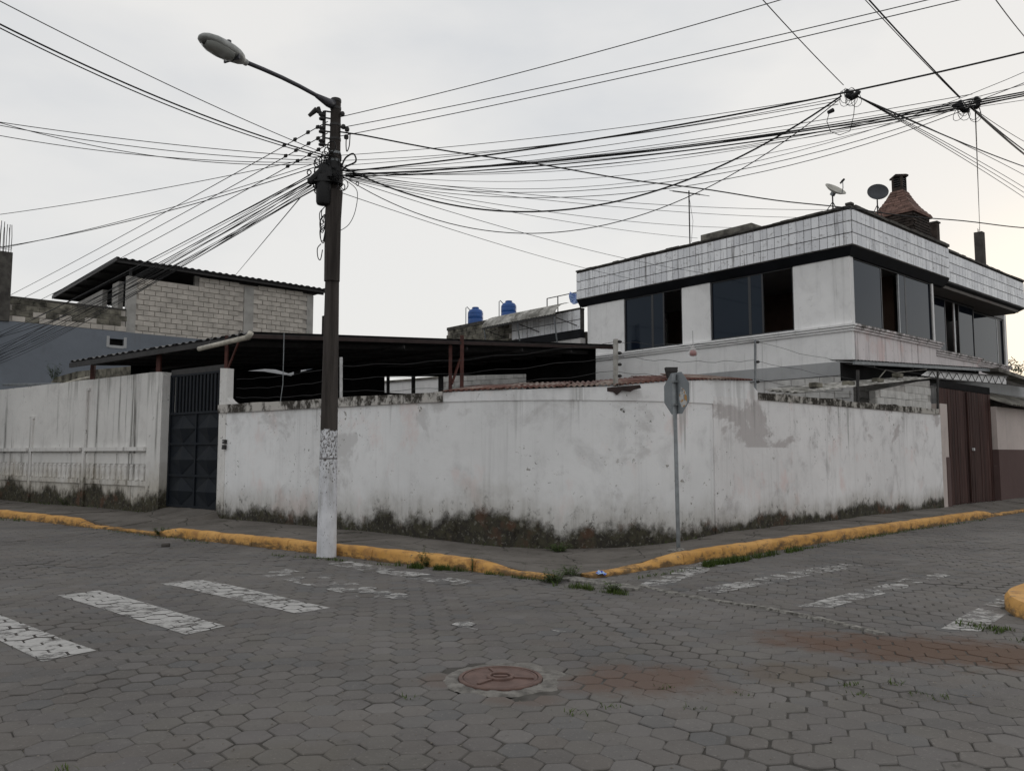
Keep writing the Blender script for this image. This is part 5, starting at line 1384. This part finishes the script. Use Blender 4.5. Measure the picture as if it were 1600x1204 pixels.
# column with starter bars
rc = tag(empty('rebar_column', BPt(.62, .1, 6.0), BROT), 'dark concrete column with bare steel bars sticking up from the blue wall', 'column')
MB().box(-.2,.22,-.16,.2,.0,2.35).build('shaft', M['coping_dark'], rc, bevel=.015)
random.seed(35)
for k, (x, y) in enumerate(((-.15,-.1),(-.07,-.12),(.02,-.1),(.10,-.12),(.17,-.1),(-.12,.14),(.0,.15),(.14,.14))):
    MB().tube([(x,y,2.3),(x+U(-.006,.006),y,2.9),(x+U(-.014,.014),y+U(-.01,.01),3.33+U(-.1,.08))], .011, 5).build('rebar', M['rebar'], rc)
for z in (2.5,): MB().tube([(-.17,-.12,z),(.19,-.12,z),(.19,.16,z),(-.17,.16,z),(-.17,-.12,z)], .007, 4).build('stirrup', M['rebar'], rc)

# ================================================================== UTILITY POLE
PD = 12.57
pb_ = on_z(510, 870); PD = pb_.y
ptop = at_d(525, 155, PD)
up = tag(empty('utility_pole', pb_), 'tall tapering concrete utility pole with whitewashed foot, carrying many cables', 'utility pole')
def upx(m, name, mat, **kw): o = m.build(name, mat, up, **kw); child_fix(o, up); return o
def polep(v, side=0, dy=0):
    """point on the pole axis at photo row v, moved side metres right and dy away"""
    t_ = (870 - v)/(870 - 155); c = pb_.lerp(ptop, t_); q = at_d(510, v, PD); c = pb_.lerp(ptop, (q.z - pb_.z)/(ptop.z - pb_.z)); return c + Vector((side, dy, 0))
axis = [pb_.lerp(ptop, k/10) for k in range(11)]; axis[0] = axis[0] - Vector((0,0,.1))
sh_ = upx(MB().tube(axis, [.152 - .0072*k for k in range(11)], 24), 'shaft', M['pole']); smooth_angle(sh_, 60)
for v, mat in ((158,'steel_dark'),(170,'steel_dark'),(196,'steel_dark'),(218,'steel_dark'),(240,'galv'),(252,'galv'),(258,'galv'),(318,'galv'),(331,'galv'),(348,'white_metal')):
    c = polep(v); r = .152 - .072*(c.z/7.2)
    upx(MB().lathe([(r+.003,-.02),(r+.008,-.02),(r+.008,.02),(r+.003,.02)], c, 20), 'strap', M[mat])
# insulator rack on the street side
rk = MB(); ra, rb_ = polep(176, -.17, -.06), polep(228, -.17, -.06); rk.beam(ra, rb_, .03, .05)
for k in range(6): c = ra.lerp(rb_, k/5); rk.beam(c, c + Vector((.12,.05,0)), .02, .02)
upx(rk, 'insulator_rack', M['steel_dark'])
INS = []
for v in (186, 206, 226):
    c = polep(v, -.20, -.08); INS.append(c)
    upx(MB().lathe([(.02,-.055),(.05,-.045),(.05,-.02),(.03,-.005),(.03,.005),(.05,.02),(.05,.045),(.02,.055)], c, 12), 'insulator', M['steel_dark'])
upx(MB().tube([polep(182,-.2,-.1), polep(176,-.30,-.1), polep(186,-.40,-.12)], [.03,.05,.03], 8), 'fuse_clamp', M['steel_dark'])
upx(MB().tube([polep(184,-.22,-.1), polep(172,-.26,-.1)], .03, 8), 'fuse_clamp', M['steel_dark'])
for v, sx in ((204,.20),(200,.14),(216,.19),(180,.12)):
    c = polep(v, sx, -.05); upx(MB().lathe([(.015,-.04),(.035,-.03),(.04,0),(.03,.03),(.012,.04)], c, 10), 'clamp', M['steel_dark'])
# cable joint box
c = polep(302, -.13, -.16)
bx_ = MB(); bx_.lathe([(.03,-.25),(.10,-.235),(.115,-.20),(.12,.0),(.115,.20),(.10,.235),(.05,.25)], c, 16); o = upx(bx_, 'joint_box', M['cable']); smooth_angle(o, 40)
upx(MB().obox(c + Vector((0,0,.12)), (.122,0,0), (0,.122,0), (0,0,.012)), 'box_collar', M['cable'])
upx(MB().tube([polep(293,-.37,-.2), polep(291,-.34,-.2), polep(272,-.16,-.16), polep(269,-.13,-.15)], [.02,.06,.06,.02], 12), 'splice_sleeve', M['cable'])
upx(MB().tube([polep(262,-.12,-.1), polep(285,-.06,-.12)], [.12,.14], 12), 'cable_wrap', M['cable'])
upx(MB().tube([polep(258,.0,-.05), polep(290,.0,-.05)], [.14,.15], 14), 'cable_wrap', M['cable'])
upx(MB().tube([polep(300,.02,-.05), polep(345,.0,-.04), polep(440,.0,-.02)], [.13,.128,.122], 14), 'riser_sleeve', M['pole'])
random.seed(41)
for k in range(34):     # loops of spare cable and tails around the joint
    v = U(236, 300); sx = random.gauss(-.06, .17); c = polep(v, sx, U(-.24,.02)); r = U(.03, .11)
    pts = [c + Vector((r*.7*math.cos(t_), U(-.02,.02), r*math.sin(t_))) for t_ in [2*math.pi*i/22 for i in range(23)]]
    upx(MB().tube(pts, U(.006,.012), 5), 'cable_loop', M['cable'])
for k in range(7):
    v = U(320, 400); c = polep(v, U(-.17,-.11), -.1); upx(MB().tube(catmull([c, c + Vector((-.05,-.02,-.08)), c + Vector((-.04,-.02,-.22)), c + Vector((.0,-.02,-.26)), c + Vector((.03,-.02,-.10))]), .008, 5), 'cable_tail', M['cable'])
pts = [polep(285, .22, -.05), polep(300, .38, -.05), polep(330, .36, -.05), polep(352, .26, -.05), polep(363, .10, -.05)]
upx(MB().tube(catmull(pts), .006, 5), 'cable_tail', M['cable_grey'])
pts = [polep(212, .24, -.1), polep(222, .20, -.1), polep(240, .21, -.1), polep(232, .25, -.1), polep(214, .26, -.1)]
upx(MB().tube(catmull(pts), .009, 5), 'cable_tail', M['cable'])
pts = [polep(262, .14, -.1), polep(250, .2, -.1), polep(244, .32, -.1), polep(256, .36, -.1), polep(264, .2, -.1), polep(270, .16, -.1)]
upx(MB().tube(catmull(pts), .014, 6), 'cable_loop', M['cable'])

# street lamp on the pole
AO = polep(160, -.06, 0)
tip = at_d(381, 96, 11.2); end = at_d(312, 56, 10.5)
lmp = tag(empty('street_lamp', AO), 'grey cobra-head street lamp on a long arm at the pole top', 'street lamp')
def lx(m, name, mat, **kw): o = m.build(name, mat, lmp, **kw); child_fix(o, lmp); return o
st = at_d(520, 164, PD - .08)
o = lx(MB().tube([st.lerp(tip, t_) + Vector((0,0,.04*math.sin(t_*math.pi))) for t_ in (0,.2,.4,.6,.8,1)], .032, 12), 'arm', M['arm'], smooth=True)
lx(MB().tube([AO + Vector((.03,0,-.04)), st.lerp(tip,.06), st.lerp(tip,.20) + Vector((0,0,.02))], [.085,.07,.036], 12), 'arm_base', M['arm'], smooth=True)
d = (end - tip); Lh = d.length; d.normalize(); side = d.cross(Vector((0,0,1))).normalized(); upv = side.cross(d)
N = 14; vs = []; K = 16
prof = [(0,.045,.045,.045),(.04,.07,.06,.06),(.10,.11,.085,.075),(.20,.145,.11,.085),(.34,.16,.125,.07),(.55,.165,.125,.065),(.72,.16,.115,.06),(.86,.135,.09,.05),(.95,.09,.06,.035),(1.0,.03,.02,.015)]
m = MB()
for t_, wv_, hu, hd in prof:
    c = tip + d*Lh*t_
    for k in range(K):
        a = 2*math.pi*k/K; y = math.sin(a); vs.append(c + side*wv_*math.cos(a) + upv*(hu if y > 0 else hd)*y)
m.add(vs, [(i*K+k, i*K+(k+1)%K, (i+1)*K+(k+1)%K, (i+1)*K+k) for i in range(len(prof)-1) for k in range(K)] + [tuple(range(K)), tuple(range((len(prof)-1)*K, len(prof)*K))])
lx(m, 'head', M['lamp'], smooth=True, fix=True)
m = MB(); vs = []
for t_, wv_, h in ((.30,.10,.072),(.36,.135,.088),(.55,.145,.10),(.75,.135,.09),(.86,.10,.07),(.90,.05,.055)):
    c = tip + d*Lh*t_
    for k in range(9):
        a = math.pi + math.pi*k/8; vs.append(c + side*wv_*math.cos(a) + upv*(-.03 + (h-.0)*math.sin(a)))
m.add(vs, [(i*9+k, i*9+k+1, (i+1)*9+k+1, (i+1)*9+k) for i in range(5) for k in range(8)])
lx(m, 'lens', M['lens'], smooth=True)
lx(MB().obox(tip + d*Lh*.28 + upv*-.06, d*.012, side*.15, upv*.035), 'lens_rim', M['arm'])
lx(MB().lathe([(.035,0),(.035,.05),(.02,.06)], tip + d*Lh*.36 + upv*.125, 10), 'photocell', M['arm'])
lx(MB().tube([tip - d*.05, tip + d*.06], .048, 12), 'collar', M['lamp'])

# ================================================================== CABLES
def cable(p, q, sag=0, r=.006, mat='cable', label='', group='', ext0=0, ext1=0, n=28, wob=0, cat='cable'):
    p, q = Vector(p), Vector(q); pts = []
    ph = R()*9
    for i in range(n+1):
        t_ = -ext0 + (1 + ext0 + ext1)*i/n
        z = -4*sag*t_*(1-t_) + wob*math.sin(t_*29 + ph)*(1 if 0 < t_ < 1 else 0)
        pts.append(p.lerp(q, t_) + Vector((0,0,z)))
    o = MB().tube(pts, r, 5).build('cable', M[mat], smooth=True)
    tag(o, label, cat, group); return o
def zd(v, z): return (z - CAMZ) * F / (708 - v)          # depth at which height z is seen on photo row v
def pc(u1, v1, d1, u2, v2, d2, sagpx=0, **k):
    dm = (d1+d2)/2; return cable(at_d(u1, v1, d1), at_d(u2, v2, d2), sagpx*dm/F, **k)
random.seed(51)
# bare power lines, above the telephone cables
for (u1,v1,u2,v2) in ((531,183,1220,0),(531,200,1400,12),(531,213,1500,0)):
    z1 = at_d(u1, v1, PD).z; pc(u1, v1, PD-.05, u2, v2, zd(v2, z1), 6, r=.0065, ext1=.25, label='bare power line leaving the pole top on the lamp-free side, above the telephone cables', group='power lines over the white wall')
for i, (v1, u2, v2) in enumerate(((190, 20, 459), (208, 36, 466), (226, 60, 470))):
    z1 = at_d(512, v1, PD).z; c = pc(512, v1, PD-.08, u2, v2, 26.5, 3, r=.0065, ext1=.6, label='power line with small clamps running from the insulator rack along the left street', group='power lines along the left street') if False else None
    o = pc(512, v1, PD-.08, u2, v2, 26.5, 3, r=.0075, ext1=.6, label='power line strung with small clamps from the insulator rack over the block building', group='power lines to the block building')
    for t_ in (.025, .05, .085, .115):
        p = at_d(512, v1, PD-.08).lerp(at_d(u2, v2, 26.5), t_*.62)
        MB().tube([p + Vector((.03,-.02,.015)), p, p + Vector((-.03,.02,-.015))], [.016,.036,.016], 8).build('clamp', M['steel_dark'], o)
    if i == 1:
        p = at_d(512, v1, PD-.08).lerp(at_d(u2, v2, 26.5), .36)
# fat bundle of telephone cables down the left street
random.seed(52)
for k in range(17):
    u1, v1 = 492 + U(-8, 8), 284 + U(-12, 14); v2 = 546 + U(-26, 28); f_ = k < 4
    pc(u1, v1, PD-.05, -10, v2, 27, U(-2, 20), r=.009 if f_ else .0055, ext1=.25, label='black telephone cable of the bundle sloping from the joint box down past the block building', group='cable bundle past the block building')
for k in range(3): # short stubs joining the bundle to the joint box
    p = at_d(492, 280+8*k, PD-.05); cable(p, polep(270+6*k, -.05, -.1), .02, .014, label='short black cable tail between the joint box and the cable bundle', group='tails at the joint box', n=8)
# service wires to the left
Ls = 'thin service wire from the pole across the street towards unseen houses'
for (u1,v1,u2,v2,d2,sg_,r_) in ((520,246,0,38,8.9,16,.011),(520,249,0,44,8.9,18,.008),(520,245,0,2,8.2,8,.006),
                              (520,247,0,191,11.2,6,.006),(520,251,0,196,11.3,12,.006),(520,255,0,192,11.1,24,.006),(520,253,0,212,11.6,14,.006)):
    pc(u1, v1, PD-.05, u2, v2, d2, sg_, r=r_, ext1=.5, label=Ls, group='service wires crossing the left street')
for (v1,v2,d2,sg_,r_) in ((246,335,15.3,6,.006),(258,386,16.8,12,.008),(252,388,16.8,10,.006)):
    pc(520, v1-6, PD-.05, 0, v2, d2, sg_, r=r_, ext1=.5, label='thin wire from the pole sagging towards the column with bare steel bars', group='wires past the rebar column')
pc(470, 308, PD+.05, 372, 425, 30, 0, r=.009, ext1=.1, label='single thin wire dropping from the cable bundle to the block building roof', group='drop wire')
# right side: two thick cables with splices, thin ones around them
N1, N2 = (1325, 145), (1507, 160)
d1r, d2r = 10.5, 10.1
pc(540, 268, PD-.05, 1600, 82, 9.6, 20, r=.013, ext1=.3, label='thick black cable carrying the splice, rising from the pole over the house', group='upper trunk cable')
TH = 'thick black trunk cable of the lower bundle over the white wall'
for v1, v2, sg_ in ((272,147,22),(276,150,24),(274,144,20)):
    pc(540, v1, PD-.05, 1600, v2, 9.8, sg_, r=.010, ext1=.3, label=TH, group='lower trunk cables')
random.seed(53)
TN = 'thin black telephone cable strung between the pole and the trunk cable splices'
for k in range(12):
    v1 = U(262, 280); v2 = U(150, 178); pc(530, v1, PD-.05, 1500 + U(-10,10), v2, 10.1, (U(10, 46) if k % 3 else U(50, 90)), r=U(.0035,.0055), ext1=.35 if k % 2 else 0.02, label=TN, group='thin telephone cables over the wall')
for k in range(4):
    pc(530, 243 + 8*k, PD-.05, 1310, 148 + 5*k, 10.5, U(8, 24), r=.005, ext1=.0, label=TN, group='thin telephone cables over the wall')
pc(530, 206, PD-.1, 1610, 356, 18.5, 12, r=.013, wob=.015, ext1=.4, label='twisted black service cable falling from the pole across the white house front', group='twisted service cable', n=60)
pc(530, 258, PD-.1, 1315, 150, 10.5, 125, r=.013, label='thick black cable sagging deeply between the pole and the upper splice', group='sagging thick cable', n=40)
pc(530, 272, PD-.1, 1312, 155, 10.5, 150, r=.007, label='thin black cable with the deepest sag between the pole and the upper splice', group='sagging thin cable', n=40)
# drop wires to the house
HWl = 'thin grey drop wire from the pole to the white house'
for (v1, u2, v2, sg_) in ((274,1340,327,14),(276,1250,340,10),(278,1180,356,16),(279,1090,372,10)):
    q = on_plane(u2, v2, HC - HX*.2, HY); cable(at_d(530, v1-2, PD-.05), q, sg_*17/F, .006, 'cable_grey', HWl, 'drop wires to the house roof')
for (u1, v1, u2, v2, sg_) in ((530,276,1110,428,14),(530,300,1010,440,10)):
    q = on_plane(u2, v2, HC - HX*.21, HY); cable(at_d(u1, v1, PD-.05), q, sg_*17/F, .006, 'cable_grey', 'thin grey drop wire from below the joint box to the tiled parapet', 'drop wires to the tiled parapet')
# overhead wires from behind the camera to the splices
for (u1,v1,d1,N,r_) in ((1192,0,8.3,(1318,133),.006),(1358,0,8.3,(1500,152),.009),(1352,0,8.3,(1499,153),.005),(1556,0,8.5,(1610,68),.006)):
    pc(u1, v1, d1, N[0], N[1], 10.4 if N[0] < 1400 else 10.1, 2, r=r_, ext0=2.0, label='wire arriving from across the junction at the trunk cable splices', group='wires from across the junction')
for k, (v2, d2) in enumerate(((262,17),(276,17),(296,18),(304,18),(312,18))):
    pc(1338, 150, 10.5, 1605, v2, d2, -4 if k else 4, r=.011 if k == 0 else .006, ext1=.5, label='wire fanning from the upper splice down towards the houses by the wooden gate', group='wires from the upper splice')
for k, (v2, r_) in enumerate(((242,.016),(236,.010),(222,.005))):
    pc(1516, 166, 10.1, 1602, v2, 13.5, 2, r=r_, ext1=1.5, label='black cable leaving the lower splice beyond the house end', group='cables from the lower splice')
q = at_d(1531, 364, 28.6); cable(at_d(1524, 176, 10.1), q, .02, .009, 'cable_grey', 'thin wire dropping steeply from the lower splice to the lone roof stub', 'steep drop wire')
# splice clumps
def splice(u, v, d, seed, label):
    random.seed(seed); e_ = tag(empty('cable_splice', at_d(u, v, d)), label, 'cable splice')
    for k in range(7):
        c = Vector((U(-.16,.16), U(-.08,.08), U(-.07,.05))); a = Vector((U(-.08,.08), U(-.05,.05), U(-.04,.04)))
        MB().tube([c-a, c-a*.7, c+a*.7, c+a], [.012,.03,.03,.012], 8).build('connector', M['cable'], e_)
    for k in range(7):
        r = U(.035, .11); c = Vector((U(-.12,.14), U(-.05,.05), -r*U(.2,1.0))); tl = U(-.5,.5)
        pts = [c + Vector((r*.75*math.cos(t_) + tl*r*math.sin(t_), .02*math.sin(2*t_), r*1.3*math.sin(t_))) for t_ in [2*math.pi*i/14 for i in range(15)]]
        MB().tube(pts, .0038, 5).build('cable_loop', M['cable'], e_)
splice(1325, 146, 10.5, 61, 'knot of connectors and loops on the upper trunk cable')
splice(1508, 164, 10.1, 62, 'knot of connectors and loops on the lower trunk cables')
c = MB().tube([at_d(1294, 176, 10.4), at_d(1302, 172, 10.4)], [.025,.03], 8).build('cable_clamp', M['cable']); MB().tube([at_d(1296,175,10.4), at_d(1292,190,10.4), at_d(1298,206,10.4), at_d(1312,211,10.4), at_d(1328,205,10.4), at_d(1334,180,10.4), at_d(1336,155,10.4)], .005, 5).build('loop', M['cable'], c)
tag(c, 'small clamp with a long hanging wire loop below the upper splice', 'cable clamp')
# security wires above the wall and the hanging bag
random.seed(54)
SW = 'thin sagging security wire on the wall-top posts'
for k in range(3):
    a, b = FPb[0].lerp(FPb[1], .35+.3*k), FPc[0].lerp(FPc[1], .3+.33*k); cable(a, b, .06, .004, 'cable_grey', 'thin security wire between the concrete post and the thin steel post', 'security wires over the curved wall', n=16, wob=.02)
    e_ = FPe[0].lerp(FPe[1], .3+.3*k); cable(b, e_, .12, .004, 'cable_grey', 'thin security wire from the steel post to the post by the wooden gate', 'security wires over the mouldy coping', n=16, wob=.02)
    a0_ = FPa[0].lerp(FPa[1], .2+.3*k); cable(a0_, a, .08, .004, 'cable_grey', 'thin security wire between the pale pipe post and the concrete post', 'security wires before the carport', n=20, wob=.02)
for k in range(3):
    a = LP(-15.62, WALL_L+.1, 2.85 + .2*k); b = FPa[0].lerp(FPa[1], .2+.3*k); cable(a, b, .05, .004, 'cable_grey', 'thin security wire between the gate pillar and the pale pipe post', 'security wires beside the gate pillar', n=12, wob=.012)
hv = [at_d(u, v, PD+4.2) for u, v in ((444,520),(443,560),(442,600),(438,628))]
tag(MB().tube(hv, .009, 5).build('hanging_cord', M['galv']), 'pale cord hanging from the carport roof edge beside the pole', 'cord')
bg_ = at_d(1083, 549, 15.2); bag = tag(empty('plastic_bag', bg_), 'clear plastic bag of red stuff hanging on the wire above the sign', 'bag')
MB().lathe([(.012,.14),(.02,.10),(.05,.05),(.085,0),(.09,-.05),(.06,-.09),(.01,-.10)], n=14).build('film', M['film'], bag, smooth=True)
MB().lathe([(.01,.03),(.05,.02),(.068,-.03),(.06,-.07),(.01,-.085)], n=12).build('contents', M['red'], bag, smooth=True)
MB().tube([(0,0,.13),(.0,0,.40)], .004, 5).build('string', M['cable_grey'], bag)

# ================================================================== OCTAGONAL SIGN (back view)
spz = .13; sp = on_z(1060, 858, spz)
sg2 = tag(empty('stop_sign', sp), 'octagonal traffic sign seen from its bare grey back on a steel post', 'traffic sign')
ztop = at_d(1058, 582, sp.y).z - spz
MB().tube([(0,0,-.15),(0,0,.2),(-.02,0,ztop-.02)], .032, 12).build('post', M['galv'], sg2, smooth=True)
dirv = Vector((-.42, .907, 0)).normalized(); nrm = Vector((dirv.y, -dirv.x, 0))   # sign plane, nrm = printed side
zc = at_d(1058, 614, sp.y).z - spz; ro_ = .325
def octo(r, off, th_, mat, name, half=None):
    pts = []
    for k in range(8):
        a = math.pi/8 + k*math.pi/4; x, z = r*math.cos(a)/math.cos(math.pi/8), r*math.sin(a)/math.cos(math.pi/8); pts.append((x, z))
    if half: pts = clip2(pts, half)
    P = [dirv*x + nrm*off + Vector((-.018,0,zc + z)) for x, z in pts]
    return MB().prism(P, nrm*th_).build(name, mat, sg2, fix=True, bevel=0)
def clip2(pts, sgn):
    out = []
    for k in range(len(pts)):
        p, q = pts[k], pts[(k+1) % len(pts)]
        if p[0]*sgn >= 0: out.append(p)
        if (p[0] >= 0) != (q[0] >= 0): t_ = p[0]/(p[0]-q[0]); out.append((0, p[1] + (q[1]-p[1])*t_))
    return out
octo(ro_, .036, .004, M['sign_back'], 'plate')
octo(ro_*.985, .0402, .002, M['white_metal'], 'front_border'); octo(ro_*.93, .0424, .001, M['sign_red'], 'front_face')
# remains of peeled stickers on the back
random.seed(71)
def patch(cx, cz, rx, rz, name):
    P = [dirv*(cx + rx*math.cos(t_)*U(.7,1.1)) + nrm*.0335 + Vector((-.018,0,zc + cz + rz*math.sin(t_)*U(.7,1.1))) for t_ in [2*math.pi*i/11 for i in range(11)]]
    MB().prism(P, nrm*.002).build(name, M['sign_res'], sg2, fix=True)
patch(-.17, -.08, .12, .17, 'sticker_residue'); patch(.17, -.20, .06, .04, 'sticker_residue')
for z in (-.18, .18): MB().obox((-.018, 0, zc+z), dirv*.05, nrm*.036, Vector((0,0,.018))).build('bracket', M['galv'], sg2)
random.seed(72)
m = MB(); vs = []
for k in range(14):
    a = 2*math.pi*k/14; r = U(.10,.2); vs += [(.035*math.cos(a), .035*math.sin(a), .03), (r*math.cos(a), r*math.sin(a), -.01)]
m.add(vs, [(2*k, 2*k+1, (2*k+3) % 28, (2*k+2) % 28) for k in range(14)]); m.build('footing', M['rubble'], sg2)

# ================================================================== WEEDS, LITTER
def blade(m, p, h, lean, wd):
    a = U(0, 6.28); d = Vector((math.cos(a), math.sin(a), 0)); s_ = Vector((-d.y, d.x, 0))*wd
    m.add([p - s_, p + s_, p + d*lean*.4 + Vector((0,0,h*.6)) + s_*.7, p + d*lean*.4 + Vector((0,0,h*.6)) - s_*.7, p + d*lean + Vector((0,0,h))], [(0,1,2,3),(3,2,4)])
gm = MB(); random.seed(81)
def strip_px(pts, n, wdt, h0, h1):
    P = [on_z(u, v) for u, v in pts]
    for a, b in zip(P, P[1:]):
        for k in range(n):
            p = a.lerp(b, R()) + Vector((U(-wdt, wdt), U(-wdt, wdt), 0))
            if mnoise.noise(p*3.1) < -.18: continue
            p.z = -.01; blade(gm, p, U(h0, h1), U(.01,.07), U(.003,.007))
strip_px([(620,884),(680,890),(735,893)], 650, .06, .03, .11)
strip_px([(735,893),(800,902),(855,909)], 160, .04, .02, .07)
strip_px([(1095,886),(1150,877),(1250,859)], 1000, .07, .03, .12)
strip_px([(1250,858),(1400,832),(1540,812)], 420, .07, .02, .07)
strip_px([(425,868),(500,873),(540,877)], 200, .07, .015, .06)
strip_px([(540,877),(620,884)], 70, .05, .015, .05)
strip_px([(990,905),(1095,887)], 160, .06, .015, .06)
strip_px([(0,812),(40,815)], 120, .06, .03, .12); strip_px([(140,826),(250,838),(330,848)], 220, .12, .015, .06)
strip_px([(870,915),(920,921),(975,929)], 380, .07, .02, .09)
strip_px([(1500,975),(1570,985),(1600,1000)], 160, .12, .015, .06)
for (u, v) in ((1435,1085),(1400,1068),(1340,1085),(1330,1070),(1470,1090),(955,1105),(900,1115),(640,1090),(1085,1108),(110,1200),(1160,1085),(1040,1075)):
    p = on_z(u, v)
    for k in range(16): q = p + Vector((U(-.07,.07), U(-.05,.05), 0)); blade(gm, q, U(.01,.035), U(.01,.05), U(.002,.005))
# moss-line weeds where walls meet the pavement
for i in range(0, len(WP)-1):
    p, n = WP[i], WN[i]
    for k in range(4):
        q = p.lerp(WP[i+1], R()) - n*U(.01,.10)
        if mnoise.noise(q*1.3 + Vector((0,0,4))) < .05: continue
        sl_ = q.dot(AL); zr_ = inner_z_l(sl_) if q.dot(AR) < 10.5 else inner_z_r(q.dot(AR))
        q.z = zr_ - .02; blade(gm, q, U(.02,.08), U(.01,.06), U(.003,.008))
for k in range(260):
    s_ = U(-28, -18.8); q = LP(s_, WALL_L - U(.02,.16), .15)
    if mnoise.noise(q*1.1) < .0: continue
    blade(gm, q, U(.02,.10), U(.01,.07), U(.004,.009))
stuff(gm.build('grass', M['grass']))
def weed(p, r, h, n, name, label, group=None, leafw=.018, seed=1):
    random.seed(seed); e_ = tag(empty(name, p), label, 'weed', group)
    st_, lf_ = MB(), MB()
    for k in range(n):
        a = U(0, 6.28); rr_ = r*math.sqrt(R()); b = Vector((rr_*.3*math.cos(a), rr_*.3*math.sin(a), -.01)); t_ = Vector((rr_*math.cos(a), rr_*math.sin(a), h*U(.4,1)))
        st_.tube([b, (b+t_)/2 + Vector((0,0,.02)), t_], [.004,.003,.0015], 4)
        for j in range(6):
            c = b.lerp(t_, .3 + .7*j/5); an_ = U(0, 6.28); d = Vector((math.cos(an_), math.sin(an_), U(-.2,.5))); s_ = Vector((-d.y, d.x, 0))*leafw*U(.6,1.2); L_ = leafw*U(2,3.6)
            lf_.add([c, c + d*L_*.45 + s_, c + d*L_ + Vector((0,0,-.008)), c + d*L_*.45 - s_], [(0,1,2,3)])
    st_.build('stems', M['leaf'], e_); lf_.build('leaves', M['leaf'], e_); return e_
weed(on_z(868,910), .19, .17, 34, 'weed_clump', 'broad leafy weed clump in the kerb gap at the street corner', seed=1)
weed(on_z(892,903), .15, .16, 26, 'weed_clump', 'grey-green weed clump between the corner kerb gap and the blue wrapper', seed=2)
weed(on_z(668,884), .14, .20, 22, 'weed_clump', 'weed clump against the yellow kerb with a tall stalk above', seed=3)
weed(on_z(662,882), .04, .42, 3, 'tall_weed', 'tall thin weed stalk reaching above the yellow kerb', seed=4)
weed(on_z(252,836), .17, .17, 30, 'weed_clump', 'low weed clump at the kerb end by the gate ramp', seed=5)
weed(on_z(872,862, .0), .24, .15, 40, 'weed_clump', 'dark weed clump at the foot of the curved wall', seed=6)
weed(on_z(738,893), .05, .26, 4, 'tall_weed', 'small upright weed where the yellow kerb drops to the corner', seed=7)
weed(on_z(958,925), .12, .12, 20, 'weed_clump', 'weed clump on the end of the broken kerb pieces', seed=8)
weed(on_plane(85, 592, LP(0, WALL_L+.8), AL), .25, .55, 26, 'shrub', 'small green scrub growing behind the old wall top', seed=9, leafw=.03)
weed(on_z(105,790,.15), .35, .28, 30, 'weed_clump', 'weed clump at the foot of the old streaked wall', seed=10, leafw=.02)
# blue wrapper
random.seed(91); wp_ = on_z(938, 899, .02); m = MB(); vs = []
for i in range(7):
    for j in range(5): vs.append(wp_ + Vector((-.08 + .16*i/6, -.05 + .10*j/4, .035*abs(math.sin(i*1.3+j)) + .05*math.exp(-((i-3)/2)**2 - ((j-2)/1.5)**2))))
m.add(vs, [(i*5+j, (i+1)*5+j, (i+1)*5+j+1, i*5+j+1) for i in range(6) for j in range(4)])
tag(m.build('wrapper', M['wrapper']), 'crumpled blue and white wrapper lying at the yellow corner kerb', 'litter')
# grit, pebbles and dry leaves on the street
random.seed(92); pm_ = MB()
def bit(p, s_):
    a = U(0, 3.14); d = Vector((math.cos(a), math.sin(a), 0))*s_; e_ = Vector((-d.y, d.x, 0))*U(.4,.9)
    z = U(.3,.8)*s_; pm_.add([p-d-e_, p+d-e_, p+d+e_, p-d+e_, p + Vector((0,0,z))], [(0,1,4),(1,2,4),(2,3,4),(3,0,4)])
for k in range(420):
    u, v = U(0, 1600), U(900, 1204); p = on_z(u, v, .004); 
    if in_street(p) and p.y > 3: bit(p, U(.002,.008))
for k in range(130):
    u, v = 1000 + 560*R(), U(1030, 1100); p = on_z(u, v, .004); bit(p, U(.003,.012))
stuff(pm_.build('grit', simple('grit', (.20,.185,.16), .95, .5, 9, c2=(.07,.055,.04))))
tag(MB().obox(on_z(259,851,.03), (.07,.02,0), (-.02,.05,0), (0,0,.03)).build('stone', M['dark_conc'], bevel=.02), 'single dark loose stone lying on the street before the gate ramp', 'stone')

# trees and roofs far down the right street
def tree(p, h, rcr, label, seed, group=None):
    random.seed(seed); e_ = tag(empty('tree', p), label, 'tree', group)
    tk = MB(); tk.tube([(0,0,-.2),(.05,0,h*.35),(-.05,.05,h*.6),(.0,.0,h*.85)], [.16,.12,.08,.03], 8)
    lv = MB()
    for k in range(7):
        a = U(0,6.28); z = h*U(.4,.75); q = Vector((math.cos(a), math.sin(a), 0))*rcr*U(.4,.8) + Vector((0,0,z + U(.2,1.)))
        tk.tube([(0,0,z*.8), (q + Vector((0,0,z*.8)))/2, q], [.06,.04,.015], 5)
    tk.build('trunk', M['bark'], e_)
    for k in range(26):
        a = U(0,6.28); rr_ = rcr*math.sqrt(R()); c = Vector((rr_*math.cos(a), rr_*math.sin(a), h*U(.45,1.0)))
        for j in range(90):
            d = Vector((random.gauss(0,1), random.gauss(0,1), random.gauss(0,.8)))*.22; q = c + d; s_ = U(.04,.09)
            n = Vector((random.gauss(0,1), random.gauss(0,1), random.gauss(0,1))).normalized(); t_ = n.orthogonal().normalized(); b = n.cross(t_)
            lv.add([q - t_*s_, q + b*s_*.5, q + t_*s_, q - b*s_*.5], [(0,1,2,3)])
    lv.build('crown', M['tree_leaf'], e_)
tree(at_d(1584, 640, 40) * Vector((1,1,0)) if False else Vector((at_d(1584,640,42).x, 42, 0)), 6.6, .8, 'narrow dark tree top behind the roofs past the house end', 101)
tree(Vector((at_d(1612,640,46).x, 46, 0)), 7.0, 1.6, 'wider tree behind the roofs past the house end', 102)
